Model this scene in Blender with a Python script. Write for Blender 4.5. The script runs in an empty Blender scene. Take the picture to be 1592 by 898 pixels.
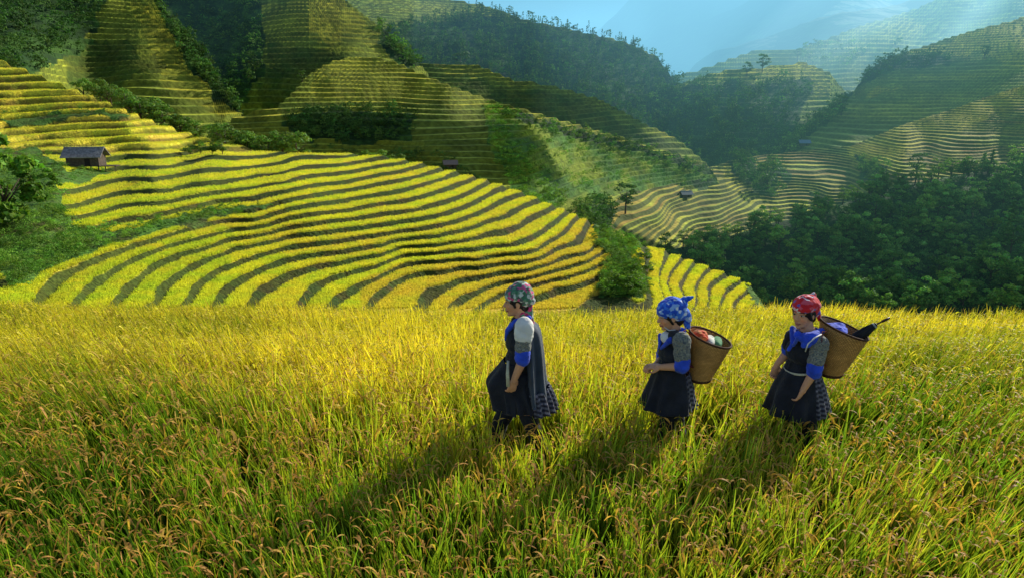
import bpy, math, random
import numpy as np
from mathutils import Vector, Matrix
SC = bpy.context.scene
COL = SC.collection
rng = np.random.default_rng(7)
random.seed(7)
# ------------------------------------------------------------------ survey frame
# The survey station: eye height and view tilt from which the hills were measured.
H0, PITCH, FP = 2.82, math.radians(15.5), 1100.0
CP, SP = math.cos(PITCH), math.sin(PITCH)
def slope(py):
    yc = (449.0 - py) / FP
    return (-SP + yc * CP) / (CP + yc * SP)
def at(px, py, D):
    """survey bearing (px, py) and distance D -> x, y, z arrays"""
    yc = (449.0 - py) / FP
    xc = (px - 796.0) / FP
    dy = CP + yc * SP
    return xc / dy * D, D, H0 + D * slope(py)

# ------------------------------------------------------------------ helpers
def tag(o, label=None, cat=None, group=None, kind=None):
    if label: o['label'] = label
    if cat: o['category'] = cat
    if group: o['group'] = group
    if kind: o['kind'] = kind
    return o
def empty(name, loc=(0, 0, 0), rz=0.0, parent=None):
    o = bpy.data.objects.new(name, None)
    COL.objects.link(o); o.location = loc; o.rotation_euler = (0, 0, rz)
    o.empty_display_size = 0.2
    if parent: o.parent = parent
    return o
def np_mesh(name, V, F, mats, parent=None, smooth=True, cols=None, matidx=None):
    """V (n,3), F (m,4) or (m,3); cols (n,3|4) point colours"""
    me = bpy.data.meshes.new(name)
    V = np.ascontiguousarray(V, dtype=np.float32); F = np.ascontiguousarray(F, dtype=np.int32)
    n, k = F.shape
    me.vertices.add(len(V)); me.vertices.foreach_set('co', V.ravel())
    me.loops.add(n * k); me.loops.foreach_set('vertex_index', F.ravel())
    me.polygons.add(n); me.polygons.foreach_set('loop_start', np.arange(0, n * k, k, dtype=np.int32))
    try: me.polygons.foreach_set('loop_total', np.full(n, k, dtype=np.int32))
    except Exception: pass
    if matidx is not None: me.polygons.foreach_set('material_index', np.asarray(matidx, dtype=np.int32))
    me.polygons.foreach_set('use_smooth', np.full(n, bool(smooth)))
    me.update(calc_edges=True)
    if cols is not None:
        c = np.ones((len(V), 4), np.float32); c[:, :cols.shape[1]] = cols
        a = me.color_attributes.new('Col', 'FLOAT_COLOR', 'POINT')
        a.data.foreach_set('color', c.ravel())
    for m in (mats if isinstance(mats, (list, tuple)) else [mats]): me.materials.append(m)
    o = bpy.data.objects.new(name, me); COL.objects.link(o)
    if parent: o.parent = parent
    return o
def grid_faces(R, C, wrap=False):
    i = np.arange(R - 1)[:, None]; j = np.arange(C if wrap else C - 1)[None, :]
    a = i * C + j; b = i * C + (j + 1) % C
    return np.stack([a, b, b + C, a + C], -1).reshape(-1, 4)

class MB:
    """collects boxes, tubes, lofts, then links them as one mesh object"""
    def __init__(s): s.V = []; s.F = []; s.M = []
    def add(s, V, F, m=0):
        b = len(s.V); s.V += [tuple(map(float, v)) for v in V]
        for f in F: s.F.append(tuple(b + int(i) for i in f)); s.M.append(m)
    def box(s, c, d, rot=None, m=0):
        P = []
        for x in (-.5, .5):
            for y in (-.5, .5):
                for z in (-.5, .5):
                    p = Vector((x * d[0], y * d[1], z * d[2]))
                    if rot is not None: p = rot @ p
                    P.append(p + Vector(c))
        s.add(P, [(0, 1, 3, 2), (4, 6, 7, 5), (0, 4, 5, 1), (2, 3, 7, 6), (0, 2, 6, 4), (1, 5, 7, 3)], m)
    def tube(s, pts, rads, seg=8, m=0, caps=True):
        pts = [Vector(p) for p in pts]; rings = []
        up = Vector((0.13, 0.27, 0.95))
        for i, p in enumerate(pts):
            t = (pts[min(i + 1, len(pts) - 1)] - pts[max(i - 1, 0)]).normalized()
            a = t.cross(up);
            if a.length < 1e-3: a = t.cross(Vector((1, 0, 0)))
            a.normalize(); b = t.cross(a)
            rings.append([p + (a * math.cos(q) + b * math.sin(q)) * rads[i] for q in [2 * math.pi * k / seg for k in range(seg)]])
        s.loft(rings, m, caps)
    def loft(s, rings, m=0, caps=True, closed=True):
        n = len(rings[0]); V = [v for r in rings for v in r]; F = []
        for i in range(len(rings) - 1):
            for j in range(n if closed else n - 1):
                F.append((i * n + j, i * n + (j + 1) % n, (i + 1) * n + (j + 1) % n, (i + 1) * n + j))
        if caps: F.append(tuple(range(n - 1, -1, -1))); F.append(tuple((len(rings) - 1) * n + j for j in range(n)))
        s.add(V, F, m)
    def build(s, name, mats, parent=None, smooth=True):
        me = bpy.data.meshes.new(name); me.from_pydata(s.V, [], s.F)
        for m in (mats if isinstance(mats, (list, tuple)) else [mats]): me.materials.append(m)
        for p, mi in zip(me.polygons, s.M): p.material_index = mi; p.use_smooth = smooth
        me.update()
        o = bpy.data.objects.new(name, me); COL.objects.link(o)
        if parent: o.parent = parent
        return o

# ---- noise / interpolation
def _hash(ix, iy, seed):
    h = (ix.astype(np.int64) * 374761393 + iy.astype(np.int64) * 668265263 + seed * 1442695041) & 0xffffffff
    h = ((h ^ (h >> 13)) * 1274126177) & 0xffffffff
    return ((h ^ (h >> 16)) & 0xffff) / 65535.0
def vnoise(x, y, seed=0):
    x = np.asarray(x, float); y = np.asarray(y, float)
    ix = np.floor(x); iy = np.floor(y); fx = x - ix; fy = y - iy
    fx = fx * fx * (3 - 2 * fx); fy = fy * fy * (3 - 2 * fy)
    a = _hash(ix, iy, seed); b = _hash(ix + 1, iy, seed); c = _hash(ix, iy + 1, seed); d = _hash(ix + 1, iy + 1, seed)
    return (a + (b - a) * fx) * (1 - fy) + (c + (d - c) * fx) * fy
def fbm(x, y, o=4, seed=0):
    s = 0.0; a = 1.0; t = 0.0
    for k in range(o):
        s = s + a * vnoise(x * 2 ** k, y * 2 ** k, seed + k * 17); t += a; a *= .5
    return s / t * 2 - 1
def sstep(a, b, x): t = np.clip((x - a) / (b - a), 0, 1); return t * t * (3 - 2 * t)
def interp(pts, x):
    p = np.array(sorted(pts), float); return np.interp(x, p[:, 0], p[:, 1])
class TPS:
    def __init__(s, pts, sm=1e-4, sx=1.0, sy=1.0):
        P = np.array(pts, float); s.sx, s.sy = sx / 200.0, sy / 200.0
        X = P[:, :2] * [s.sx, s.sy]; s.X = X; n = len(P)
        K = s._u(X[:, None] - X[None]) + sm * np.eye(n)
        A = np.zeros((n + 3, n + 3)); A[:n, :n] = K; A[:n, n] = 1; A[:n, n + 1:] = X; A[n, :n] = 1; A[n + 1:, :n] = X.T
        s.w = np.linalg.solve(A, np.r_[P[:, 2], 0, 0, 0])
    def _u(s, d):
        r2 = (d ** 2).sum(-1); return np.where(r2 > 0, r2 * np.log(r2 + 1e-12), 0) * .5
    def __call__(s, x, y):
        sh = x.shape; Q = np.stack([x.ravel() * s.sx, y.ravel() * s.sy], -1); n = len(s.X); out = np.empty(len(Q))
        for i in range(0, len(Q), 20000):
            q = Q[i:i + 20000]
            out[i:i + 20000] = s._u(q[:, None] - s.X[None]) @ s.w[:n] + s.w[n] + q @ s.w[n + 1:]
        return out.reshape(sh)
def inpoly(x, y, poly):
    r = np.zeros(np.shape(x), bool); n = len(poly)
    for i in range(n):
        x1, y1 = poly[i]; x2, y2 = poly[(i + 1) % n]
        if y1 == y2: continue
        c = ((y1 > y) != (y2 > y)) & (x < (x2 - x1) * (y - y1) / (y2 - y1) + x1); r ^= c
    return r
def polys(x, y, ps, wob=6, seed=3):
    """soft region mask with a wandering edge"""
    xx = x + wob * 1.6 * fbm(x / 22, y / 22, 3, seed); yy = y + wob * fbm(x / 22, y / 22, 3, seed + 5)
    m = np.zeros(np.shape(x), bool)
    for p in ps: m |= inpoly(xx, yy, p)
    return m.astype(float)

# ------------------------------------------------------------------ materials
def new_mat(name):
    m = bpy.data.materials.new(name); m.use_nodes = True; nt = m.node_tree; nt.nodes.clear()
    return m, nt
def N(nt, t, **kw):
    n = nt.nodes.new(t)
    for k, v in kw.items():
        if k in n.inputs: n.inputs[k].default_value = v
        else: setattr(n, k, v)
    return n
def pbr(name, col, rough=.8, noise=None, bump=None, pattern=None, spec=.3, sheen=0):
    """noise=(scale, amount); bump=(scale, strength)"""
    m, nt = new_mat(name); L = nt.links.new
    out = N(nt, 'ShaderNodeOutputMaterial'); b = N(nt, 'ShaderNodeBsdfPrincipled')
    b.inputs['Roughness'].default_value = rough; b.inputs['Specular IOR Level'].default_value = spec
    if sheen: b.inputs['Sheen Weight'].default_value = sheen
    L(b.outputs[0], out.inputs[0])
    tc = N(nt, 'ShaderNodeTexCoord')
    if pattern: src = pattern(nt, tc)
    else:
        r = N(nt, 'ShaderNodeRGB'); r.outputs[0].default_value = (*col, 1); src = r.outputs[0]
    if noise:
        nz = N(nt, 'ShaderNodeTexNoise'); nz.inputs['Scale'].default_value = noise[0]; nz.inputs['Detail'].default_value = 5
        L(tc.outputs['Object'], nz.inputs['Vector'])
        mr = N(nt, 'ShaderNodeMapRange'); L(nz.outputs[0], mr.inputs[0])
        mr.inputs[1].default_value = .3; mr.inputs[2].default_value = .7
        mr.inputs[3].default_value = 1 - noise[1]; mr.inputs[4].default_value = 1 + noise[1]
        mx = N(nt, 'ShaderNodeVectorMath', operation='SCALE'); L(src, mx.inputs[0]); L(mr.outputs[0], mx.inputs['Scale']); src = mx.outputs[0]
    L(src, b.inputs['Base Color'])
    if bump:
        nz = N(nt, 'ShaderNodeTexNoise'); nz.inputs['Scale'].default_value = bump[0]; nz.inputs['Detail'].default_value = 4
        L(tc.outputs['Object'], nz.inputs['Vector'])
        bp = N(nt, 'ShaderNodeBump'); bp.inputs['Strength'].default_value = bump[1]; bp.inputs['Distance'].default_value = .01
        L(nz.outputs[0], bp.inputs['Height']); L(bp.outputs[0], b.inputs['Normal'])
    return m
def col_mat(name, noises=((1.0, .3),), bump=None, rough=.9, transl=0.0, per_obj=0.0, tcol=(1.2, 1.25, .5)):
    """base colour from the Col attribute times layered noise"""
    m, nt = new_mat(name); L = nt.links.new
    out = N(nt, 'ShaderNodeOutputMaterial'); b = N(nt, 'ShaderNodeBsdfPrincipled')
    b.inputs['Roughness'].default_value = rough; b.inputs['Specular IOR Level'].default_value = .15
    at_ = N(nt, 'ShaderNodeAttribute', attribute_name='Col'); src = at_.outputs['Color']
    tc = N(nt, 'ShaderNodeTexCoord')
    for sc, am in noises:
        nz = N(nt, 'ShaderNodeTexNoise'); nz.inputs['Scale'].default_value = sc; nz.inputs['Detail'].default_value = 3
        L(tc.outputs['Object'], nz.inputs['Vector'])
        mr = N(nt, 'ShaderNodeMapRange'); L(nz.outputs[0], mr.inputs[0])
        mr.inputs[1].default_value = .3; mr.inputs[2].default_value = .7
        mr.inputs[3].default_value = 1 - am; mr.inputs[4].default_value = 1 + am
        mx = N(nt, 'ShaderNodeVectorMath', operation='SCALE'); L(src, mx.inputs[0]); L(mr.outputs[0], mx.inputs['Scale']); src = mx.outputs[0]
    if per_obj:
        oi = N(nt, 'ShaderNodeObjectInfo'); mr = N(nt, 'ShaderNodeMapRange'); L(oi.outputs['Random'], mr.inputs[0])
        mr.inputs[3].default_value = 1 - per_obj; mr.inputs[4].default_value = 1 + per_obj
        mx = N(nt, 'ShaderNodeVectorMath', operation='SCALE'); L(src, mx.inputs[0]); L(mr.outputs[0], mx.inputs['Scale']); src = mx.outputs[0]
    L(src, b.inputs['Base Color']); sh = b.outputs[0]
    if transl:
        t = N(nt, 'ShaderNodeBsdfTranslucent'); mm = N(nt, 'ShaderNodeMixShader'); mm.inputs[0].default_value = transl
        vm = N(nt, 'ShaderNodeVectorMath', operation='MULTIPLY'); L(src, vm.inputs[0]); vm.inputs[1].default_value = tcol
        L(vm.outputs[0], t.inputs[0]); L(b.outputs[0], mm.inputs[1]); L(t.outputs[0], mm.inputs[2]); sh = mm.outputs[0]
    L(sh, out.inputs[0])
    if bump:
        nz = N(nt, 'ShaderNodeTexNoise'); nz.inputs['Scale'].default_value = bump[0]; nz.inputs['Detail'].default_value = 3
        L(tc.outputs['Object'], nz.inputs['Vector'])
        bp = N(nt, 'ShaderNodeBump'); bp.inputs['Strength'].default_value = bump[1]; bp.inputs['Distance'].default_value = bump[2]
        L(nz.outputs[0], bp.inputs['Height']); L(bp.outputs[0], b.inputs['Normal'])
    return m

# ------------------------------------------------------------------ light, sky, camera
SUN_EL, SUN_AZ = math.radians(27), math.radians(43)     # azimuth measured from +Y towards +X
SUN = Vector((math.sin(SUN_AZ) * math.cos(SUN_EL), math.cos(SUN_AZ) * math.cos(SUN_EL), math.sin(SUN_EL)))
w = bpy.data.worlds.new('World'); SC.world = w; w.use_nodes = True
nt = w.node_tree; bg = nt.nodes['Background']; sky = nt.nodes.new('ShaderNodeTexSky'); sky.sky_type = 'NISHITA'
sky.sun_disc = False; sky.sun_elevation = SUN_EL; sky.sun_rotation = SUN_AZ; sky.altitude = 1200; sky.dust_density = 1.5
nt.links.new(sky.outputs[0], bg.inputs[0]); bg.inputs[1].default_value = 0.13
sl = bpy.data.lights.new('sun', 'SUN'); sl.energy = 5.0; sl.angle = math.radians(.55); sl.color = (1, .95, .80)
so = bpy.data.objects.new('sun', sl); COL.objects.link(so); so.rotation_euler = (-SUN).to_track_quat('-Z', 'Y').to_euler(); so.location = SUN * 50
cd = bpy.data.cameras.new('camera'); cam = bpy.data.objects.new('camera', cd); COL.objects.link(cam)
cam.location = (0, 0, H0); cam.rotation_euler = (math.pi / 2 - PITCH, 0, 0)
cd.sensor_width = 36; cd.lens = FP / 1592 * 36; cd.clip_start = .05; cd.clip_end = 20000
SC.camera = cam
SC.view_settings.view_transform = 'Standard'; SC.view_settings.look = 'None'; SC.view_settings.exposure = 0
cy = SC.cycles; cy.use_denoising = True; cy.max_bounces = 6; cy.diffuse_bounces = 2; cy.transparent_max_bounces = 96; cy.volume_bounces = 0
cy.sample_clamp_indirect = 4
# ================================================================== TERRAIN
YEL = np.array((.80, .66, .045)); GOLD = np.array((.76, .50, .07)); LIME = np.array((.42, .52, .035))
OLV = np.array((.15, .21, .028)); GRN = np.array((.075, .17, .024)); DGR = np.array((.025, .062, .016)); BRN = np.array((.09, .058, .024))
M_TER = col_mat('terrace_field', ((2.6, .42), (.5, .25), (.05, .15)), (2.4, .9, .4))
M_FAR = col_mat('hillside', ((.5, .35), (.07, .25)), (.5, .5, 1.2))
SURF = {}
def mixc(a, b, t): return a + (b - a) * t[..., None]
def layer(name, crest, bottom, ctrl, dx=3, dy=1.5, nf=None, h=None, colf=None, mat=None, relief=(.03, 120), back=(8, .12, .5), rough_crest=1.2, stair=(.55, .95), fit=None, skirt=(-85, .6), sc=1.0, ripe=None, tuft=(.06, 1.5)):
    x0 = min(p[0] for p in crest); x1 = max(p[0] for p in crest)
    px = np.arange(x0, x1 + dx, dx, dtype=float); C = len(px)
    ct = interp(crest, px) + rough_crest * fbm(px / 14, px * 0 + 3.3, 3, 11)
    bt = interp(bottom, px) if isinstance(bottom, list) else np.full(C, float(bottom))
    R = max(8, int((bt - ct).max() / dy)); t = np.linspace(0, 1, R)[:, None]
    PY = bt[None] + (ct - bt)[None] * t; PX = np.repeat(px[None], R, 0)
    Df = TPS(ctrl); D = Df(PX, PY)
    D = D * (1 + relief[0] * fbm(PX / relief[1] + 5, PY / relief[1], 2, 23))
    D = np.maximum(D, 20)
    rr = np.arange(R)[:, None] * (.0007 * (bt - ct)[None] / R * D[0:1])
    D = np.maximum.accumulate(D - rr, 0) + rr
    X, Y, Z = at(PX, PY, D)
    if nf is not None:
        n = nf(PX, PY)
        dn = -np.gradient(n, axis=0); dz = np.gradient(Z, axis=0)
        hs = np.clip(dz / np.maximum(dn, 1e-3), .25, 1.6)
        k = np.ones(9) / 9
        hs = np.apply_along_axis(lambda v: np.convolve(np.pad(v, 4, 'edge'), k, 'valid'), 0, hs)
        u = -n + .05 * fbm(X / 1.2, Y / 1.2, 2, 31) + .10 * fbm(X / 9, Y / 9, 2, 32)
    elif h:
        u = Z / h + .5 * fbm(X / (14 * h) , Y / (30 * h), 2, 5) + 1.3 * fbm(X / (50 * h), Z / (7 * h), 2, 6) ; hs = h
        n = -u
    if nf is not None or h:
        fl = np.floor(u); fr = u - fl
        st = fl + sstep(stair[0], stair[1], fr)
        ter = np.ones_like(Z)
        if fit is not None: ter = 1 - fit(PX, PY)
        Zt = Z + hs * (st - u) * ter * sc
        top = stair[0] + (stair[1] - stair[0]) * (ripe(PX, PY) if ripe else 1.0)
        ris = sstep(stair[0] - .08, stair[0] + .04, fr) * (1 - sstep(top - .03, top + .05, fr)) * ter
        # rice stands at the lip of each tread: slightly raised, ragged
        Z2 = Zt + hs * tuft[0] * np.where(PY < 240, .35, 1) * fbm(X * tuft[1], Y * tuft[1], 2, 9) * (1 - ris * .5)
    else: Z2 = Z; ris = np.zeros_like(Z); fl = np.zeros_like(Z); fr = fl
    cols = colf(PX, PY, X, Y, Z, ris, fl, fr)
    # behind the crest the ground falls away again
    nb = back[0]; VX = [X]; VY = [Y]; VZ = [Z2]; CC = [cols]
    L = np.hypot(X[-1], Y[-1]); ux, uy = X[-1] / L, Y[-1] / L; tot = 0
    for i in range(1, nb + 1):
        tot = L * back[1] * i / nb * (1 + i / nb)
        # follow the sight line at first, then steeper
        sl0 = slope(ct); z = Z2[-1] + tot * (sl0 - .03) - back[2] * tot * (i / nb) * .8
        VX.append((X[-1] + ux * tot)[None]); VY.append((Y[-1] + uy * tot)[None]); VZ.append(z[None]); CC.append(cols[-1:])
    # front foot runs down to the valley
    fx, fy, fz = [], [], []
    zb = Z2[0]; 
    for i in (3, 2, 1):
        d = np.maximum(zb - skirt[0], 0) / skirt[1] * i / 3
        d = np.minimum(d, Y[0] * .5)
        fx.append((X[0] * (1 - d / L0(X[0], Y[0])))[None]); fy.append((Y[0] * (1 - d / L0(X[0], Y[0])))[None]); fz.append((zb - np.maximum(zb - skirt[0], 0) * i / 3)[None])
    VX = np.concatenate(fx + VX); VY = np.concatenate(fy + VY); VZ = np.concatenate(fz + VZ); CC = np.concatenate([cols[:1]] * 3 + CC)
    V = np.stack([VX, VY, VZ], -1).reshape(-1, 3)
    o = np_mesh(name, V, grid_faces(VX.shape[0], C), mat or M_FAR, cols=CC.reshape(-1, 3))
    tag(o, kind='structure')
    # height lookup used to stand things on this surface
    def look(qx, qy):
        qx = np.atleast_1d(np.asarray(qx, float)); qy = np.atleast_1d(np.asarray(qy, float))
        j = np.clip(np.round((qx - x0) / dx).astype(int), 0, C - 1)
        i = np.clip(np.round((bt[j] - qy) / np.maximum(bt[j] - ct[j], 1e-3) * (R - 1)).astype(int), 0, R - 1)
        return np.stack([X[i, j], Y[i, j], Z2[i, j]], -1)
    SURF[name] = (look, lambda q: np.interp(q, px, ct), dict(X=X, Y=Y, Z=Z2, ris=ris, cols=cols, PX=PX, PY=PY))
    return o
def L0(x, y): return np.maximum(np.hypot(x, y), 1e-3)

# ---------- the great terraced slope below the foreground field
K = []
def kl(k, *pts): K.extend((x, y, k) for x, y in pts)
kl(0, (90, 292), (234, 275), (314, 262), (458, 242), (530, 240)); kl(1, (100, 317), (234, 293), (347, 279), (530, 252), (570, 245), (440, 265))
kl(2, (114, 335), (267, 308), (414, 283), (530, 265), (610, 252)); kl(3, (110, 352), (200, 334), (334, 310), (530, 280), (600, 266), (648, 256))
kl(4, (360, 322), (530, 294), (630, 276), (676, 263)); kl(5, (50, 461), (77, 427), (134, 402), (177, 387), (234, 371), (394, 339), (531, 309), (600, 297), (660, 283), (700, 269))
kl(6, (117, 458), (140, 430), (200, 400), (270, 375), (400, 350), (530, 324), (600, 312), (690, 290), (727, 277))
kl(7, (174, 460), (190, 438), (240, 405), (330, 378), (430, 356), (530, 339), (620, 326), (700, 307), (752, 283))
kl(8, (231, 467), (245, 440), (290, 412), (360, 385), (450, 365), (530, 354), (630, 340), (720, 318), (772, 290))
kl(9, (284, 467), (295, 445), (330, 420), (400, 394), (460, 380), (530, 370), (640, 354), (740, 328), (800, 300))
kl(10, (331, 467), (345, 447), (390, 422), (450, 400), (530, 388), (640, 368), (740, 346), (800, 323), (826, 311))
kl(11, (384, 467), (395, 450), (440, 427), (490, 412), (530, 405), (600, 390), (680, 378), (760, 358), (820, 335), (851, 322))
kl(12, (458, 467), (475, 447), (530, 424), (560, 415), (623, 395), (686, 390), (786, 376), (840, 353), (873, 330))
kl(13, (508, 467), (520, 455), (560, 438), (585, 428), (635, 408), (673, 405), (736, 400), (836, 382), (870, 360), (891, 338))
kl(14, (567, 468), (580, 453), (618, 430), (665, 419), (723, 413), (786, 405), (861, 385), (895, 365), (908, 346))
kl(15, (643, 466), (648, 450), (686, 440), (723, 430), (786, 420), (849, 408), (912, 390), (930, 356))
kl(16, (700, 466), (720, 454), (736, 450), (811, 432), (887, 410), (924, 397), (946, 376))
kl(17, (760, 460), (811, 443), (874, 429), (910, 418), (958, 385)); kl(18, (800, 466), (861, 447), (932, 425), (972, 385), (975, 400))
kl(19, (990, 378), (998, 400), (990, 430), (1000, 462), (960, 440)); kl(20, (1030, 392), (1024, 415), (1022, 440), (1030, 464)); kl(21, (1055, 402), (1038, 425), (1034, 440), (1044, 464))
kl(22, (1075, 408), (1058, 430), (1054, 450), (1062, 464)); kl(23, (1098, 417), (1080, 440), (1076, 452), (1080, 464)); kl(24, (1120, 427), (1100, 442), (1096, 456), (1098, 466)); kl(25, (1145, 437), (1122, 452), (1118, 466)); kl(26.2, (1168, 446), (1150, 460))
kl(-1, (100, 268), (200, 255), (330, 240), (430, 236)); kl(-2, (60, 245), (200, 238), (320, 226)); kl(-3, (60, 234), (180, 226), (330, 214)); kl(-4, (0, 230), (150, 216), (300, 205))
kl(-5, (0, 216), (150, 203), (280, 196)); kl(-6, (0, 203), (120, 192), (230, 186)); kl(-7, (0, 190), (190, 180)); kl(-8, (0, 178), (150, 170)); kl(-9, (0, 166), (120, 160)); kl(-10, (0, 155), (120, 150))
kl(-11, (0, 143), (110, 140)); kl(-12, (0, 131), (90, 129)); kl(-13, (0, 119), (60, 117)); kl(-14, (0, 107), (-30, 103))
kl(-12, (-120, 137)); kl(-6, (-120, 208)); kl(0, (-120, 300)); kl(3, (-100, 390)); kl(4, (-60, 440), (0, 420)); kl(2, (0, 350)); kl(0, (10, 300)); kl(6, (60, 500)); kl(9, (240, 500)); kl(13, (480, 500)); kl(16, (680, 500)); kl(19, (860, 500)); kl(24, (1080, 500)); kl(28, (1190, 500))
nB = TPS(K, 3e-4)
ctB = []
for x, y, k in K:
    if y > 238 and k >= 0 and y < 500: ctB.append((x, y, (H0 + 9.5 + .52 * k) / -slope(y)))
ctB += [(x, y, (H0 + 9.5 + .52 * k) / -slope(y)) for x, y, k in K if y >= 500]
ctB += [(0, 95, 215), (-120, 95, 215), (0, 150, 188), (-120, 150, 188), (110, 140, 195), (0, 200, 168), (200, 200, 172), (230, 185, 186), (330, 220, 172), (430, 237, 160), (60, 235, 150), (200, 240, 156), (130, 250, 143), (300, 240, 158)]
crestB = [(-120, 62), (0, 93), (40, 108), (100, 132), (170, 160), (230, 185), (280, 202), (330, 218), (385, 229), (430, 236), (500, 238), (560, 239), (600, 243), (640, 250), (700, 264), (750, 278), (800, 294), (850, 315), (900, 336), (930, 350), (960, 365), (1010, 380), (1060, 400), (1100, 415), (1140, 430), (1165, 442), (1180, 462), (1195, 485)]
scrubB = [[(-140, 245), (60, 228), (105, 262), (180, 268), (90, 290), (110, 350), (150, 362), (215, 352), (330, 325), (420, 318), (350, 338), (220, 366), (120, 402), (70, 425), (30, 445), (-20, 400), (-140, 420)],
          [(925, 345), (985, 372), (1000, 385), (985, 400), (1000, 430), (1010, 463), (930, 463), (935, 425), (950, 400), (925, 380)], [(1165, 440), (1200, 470), (1180, 490), (1160, 462)],
          [(-5, 185), (40, 180), (200, 172), (205, 178), (100, 186), (30, 195)]]
def colB(px, py, X, Y, Z, ris, fl, fr):
    rnd = _hash(fl + 50, np.floor(px / 260 + fl * .37), 3)
    n1 = fbm(X / 6, Y / 6, 4, 40); n2 = fbm(X / 1.6, Y / 1.6, 3, 41)
    gold = np.clip(sstep(.62, .9, rnd) * .35 + sstep(-.1, .5, n1) * .35 + .7 * ((fl <= -14) & (px > 560) & (px < 960)) , 0, 1)
    c = mixc(np.broadcast_to(YEL, X.shape + (3,)), GOLD, gold)
    c = mixc(c, LIME, np.clip(.20 + n2 * .7 + .25 * (px < 360) * (py > 240), 0, .7) * (1 - gold * .6))
    # treads: the lip of each tread a little greener, the inside golden
    rc = mixc(np.broadcast_to(OLV * .2, X.shape + (3,)), BRN * .8, sstep(.1, .7, n1 + .4 * (py < 235)))  # risers: grass and soil tones, darkened further to paint in their shade
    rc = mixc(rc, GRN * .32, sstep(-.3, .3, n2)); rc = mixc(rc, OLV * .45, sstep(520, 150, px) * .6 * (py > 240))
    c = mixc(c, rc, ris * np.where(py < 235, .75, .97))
    s = polys(px, py, scrubB, 9)
    g = mixc(np.broadcast_to(GRN * 1.1, X.shape + (3,)), np.array((.10, .17, .03)), sstep(-.2, .6, n2)); g = mixc(g, BRN, sstep(.25, .6, n1) * .8)
    return mixc(c, g, s)
layer('terraced_slope', crestB, [(-120, 500), (1195, 500)], ctB, dx=2, dy=.8, nf=nB, colf=colB, mat=M_TER, relief=(.0, 100), fit=lambda x, y: polys(x, y, scrubB, 9) * .75, rough_crest=.5, back=(8, .16, .55), stair=(.60, .93), skirt=(-40, .8), tuft=(.10, 3.1),
      ripe=lambda x, y: np.clip(1.0 - .40 * sstep(250, 215, y) - .12 * sstep(500, 200, x) + .35 * fbm(x / 60, y / 12, 2, 19), .25, 1))

# ---------- far hills
def cf(yel=.5, greens=.5, forest=(), dark=(), sun_tint=(), grass=(), rs=.80, hue=1.0, fs=30.0, orange=0.0):
    def f(px, py, X, Y, Z, ris, fl, fr):
        n1 = fbm(X / fs, Y / fs + Z / 12, 4, 60); n2 = fbm(X / 7, Z / 3, 3, 61); rnd = _hash(fl + 80, np.floor(px / 170 + fl * .61), 5)
        c = mixc(np.broadcast_to(OLV * 1.5, X.shape + (3,)), YEL * (.80, 1.0, 1.1), np.clip(yel + n1 * .8 + (rnd - .5) * .5, 0, 1))
        if orange: c = mixc(c, np.array((.50, .25, .06)), np.clip(orange + n2 * .6 + (rnd - .5), 0, 1))
        c = mixc(c, GRN * 1.3, np.clip(greens * .5 + n2 * .8, 0, 1) * .75)
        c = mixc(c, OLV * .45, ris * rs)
        if sun_tint: c = mixc(c, YEL, polys(px, py, sun_tint, 9) * .7 * (1 - ris * .95))  # sunlit hill parts put into the colour as brighter yellow
        if dark: c = mixc(c, mixc(np.broadcast_to(OLV * .42, X.shape + (3,)), GRN * .5, sstep(-.3, .5, n2)), polys(px, py, dark, 14) * .7)  # shaded hill parts put into the colour as darker green
        if forest: c = mixc(c, mixc(np.broadcast_to(DGR, X.shape + (3,)), GRN * .8, sstep(-.2, .7, n2)), polys(px, py, forest, 11))
        if grass: c = mixc(c, mixc(np.broadcast_to(GRN * 1.2, X.shape + (3,)), LIME * .6, sstep(-.3, .6, n2)), polys(px, py, grass, 8))
        return c
    return f
fD1 = [[(-90, -90), (160, -90), (156, 10), (140, 50), (128, 85), (70, 108), (40, 120), (-90, 120)], [(230, -20), (300, 45), (330, 95), (350, 130), (385, 172), (372, 176), (300, 110), (262, 50)]]
layer('far_hill', [(-90, -90), (100, -80), (200, -40), (240, -2), (262, 22), (290, 52), (315, 80), (332, 102), (350, 140), (374, 172), (410, 215), (430, 240)], 262,
      [(-90, 120, 280), (100, 180, 300), (200, 220, 300), (372, 175, 350), (330, 200, 320), (420, 240, 330), (200, 0, 470), (200, -40, 500), (-90, -90, 520), (60, 0, 440), (290, 50, 430), (200, 100, 370), (120, 100, 375), (60, 110, 300)],
      h=3.2, colf=cf(.75, .2, forest=fD1, sun_tint=[[(225, 0), (290, 60), (320, 95), (370, 172), (330, 180), (250, 130), (230, 60)]], dark=[[(120, 60), (200, 70), (260, 100), (180, 130), (110, 120)]]), relief=(.014, 80))
fD2 = [[(240, -120), (398, -120), (402, 20), (410, 60), (404, 110), (372, 172), (330, 100), (290, 50), (245, 0)], [(585, 0), (610, 30), (660, 100), (640, 112), (590, 60)]]
layer('tall_hill', [(240, -100), (380, -110), (480, -80), (530, -8), (560, 18), (600, 46), (625, 70), (645, 92), (666, 112)], 250,
      [(240, 100, 520), (330, 170, 450), (450, 220, 420), (700, 220, 430), (450, 0, 600), (400, 100, 490), (640, 90, 520), (240, -100, 700), (480, -80, 700), (530, 0, 600), (560, 120, 450), (340, 60, 590), (300, 120, 520)],
      h=3.6, colf=cf(.45, .5, forest=fD2, sun_tint=[[(395, 5), (530, -5), (590, 50), (620, 90), (540, 60), (470, 60), (420, 110), (400, 90)]], dark=[[(420, 60), (500, 75), (600, 100), (560, 190), (430, 220), (400, 150)]]), relief=(.014, 90))
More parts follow.
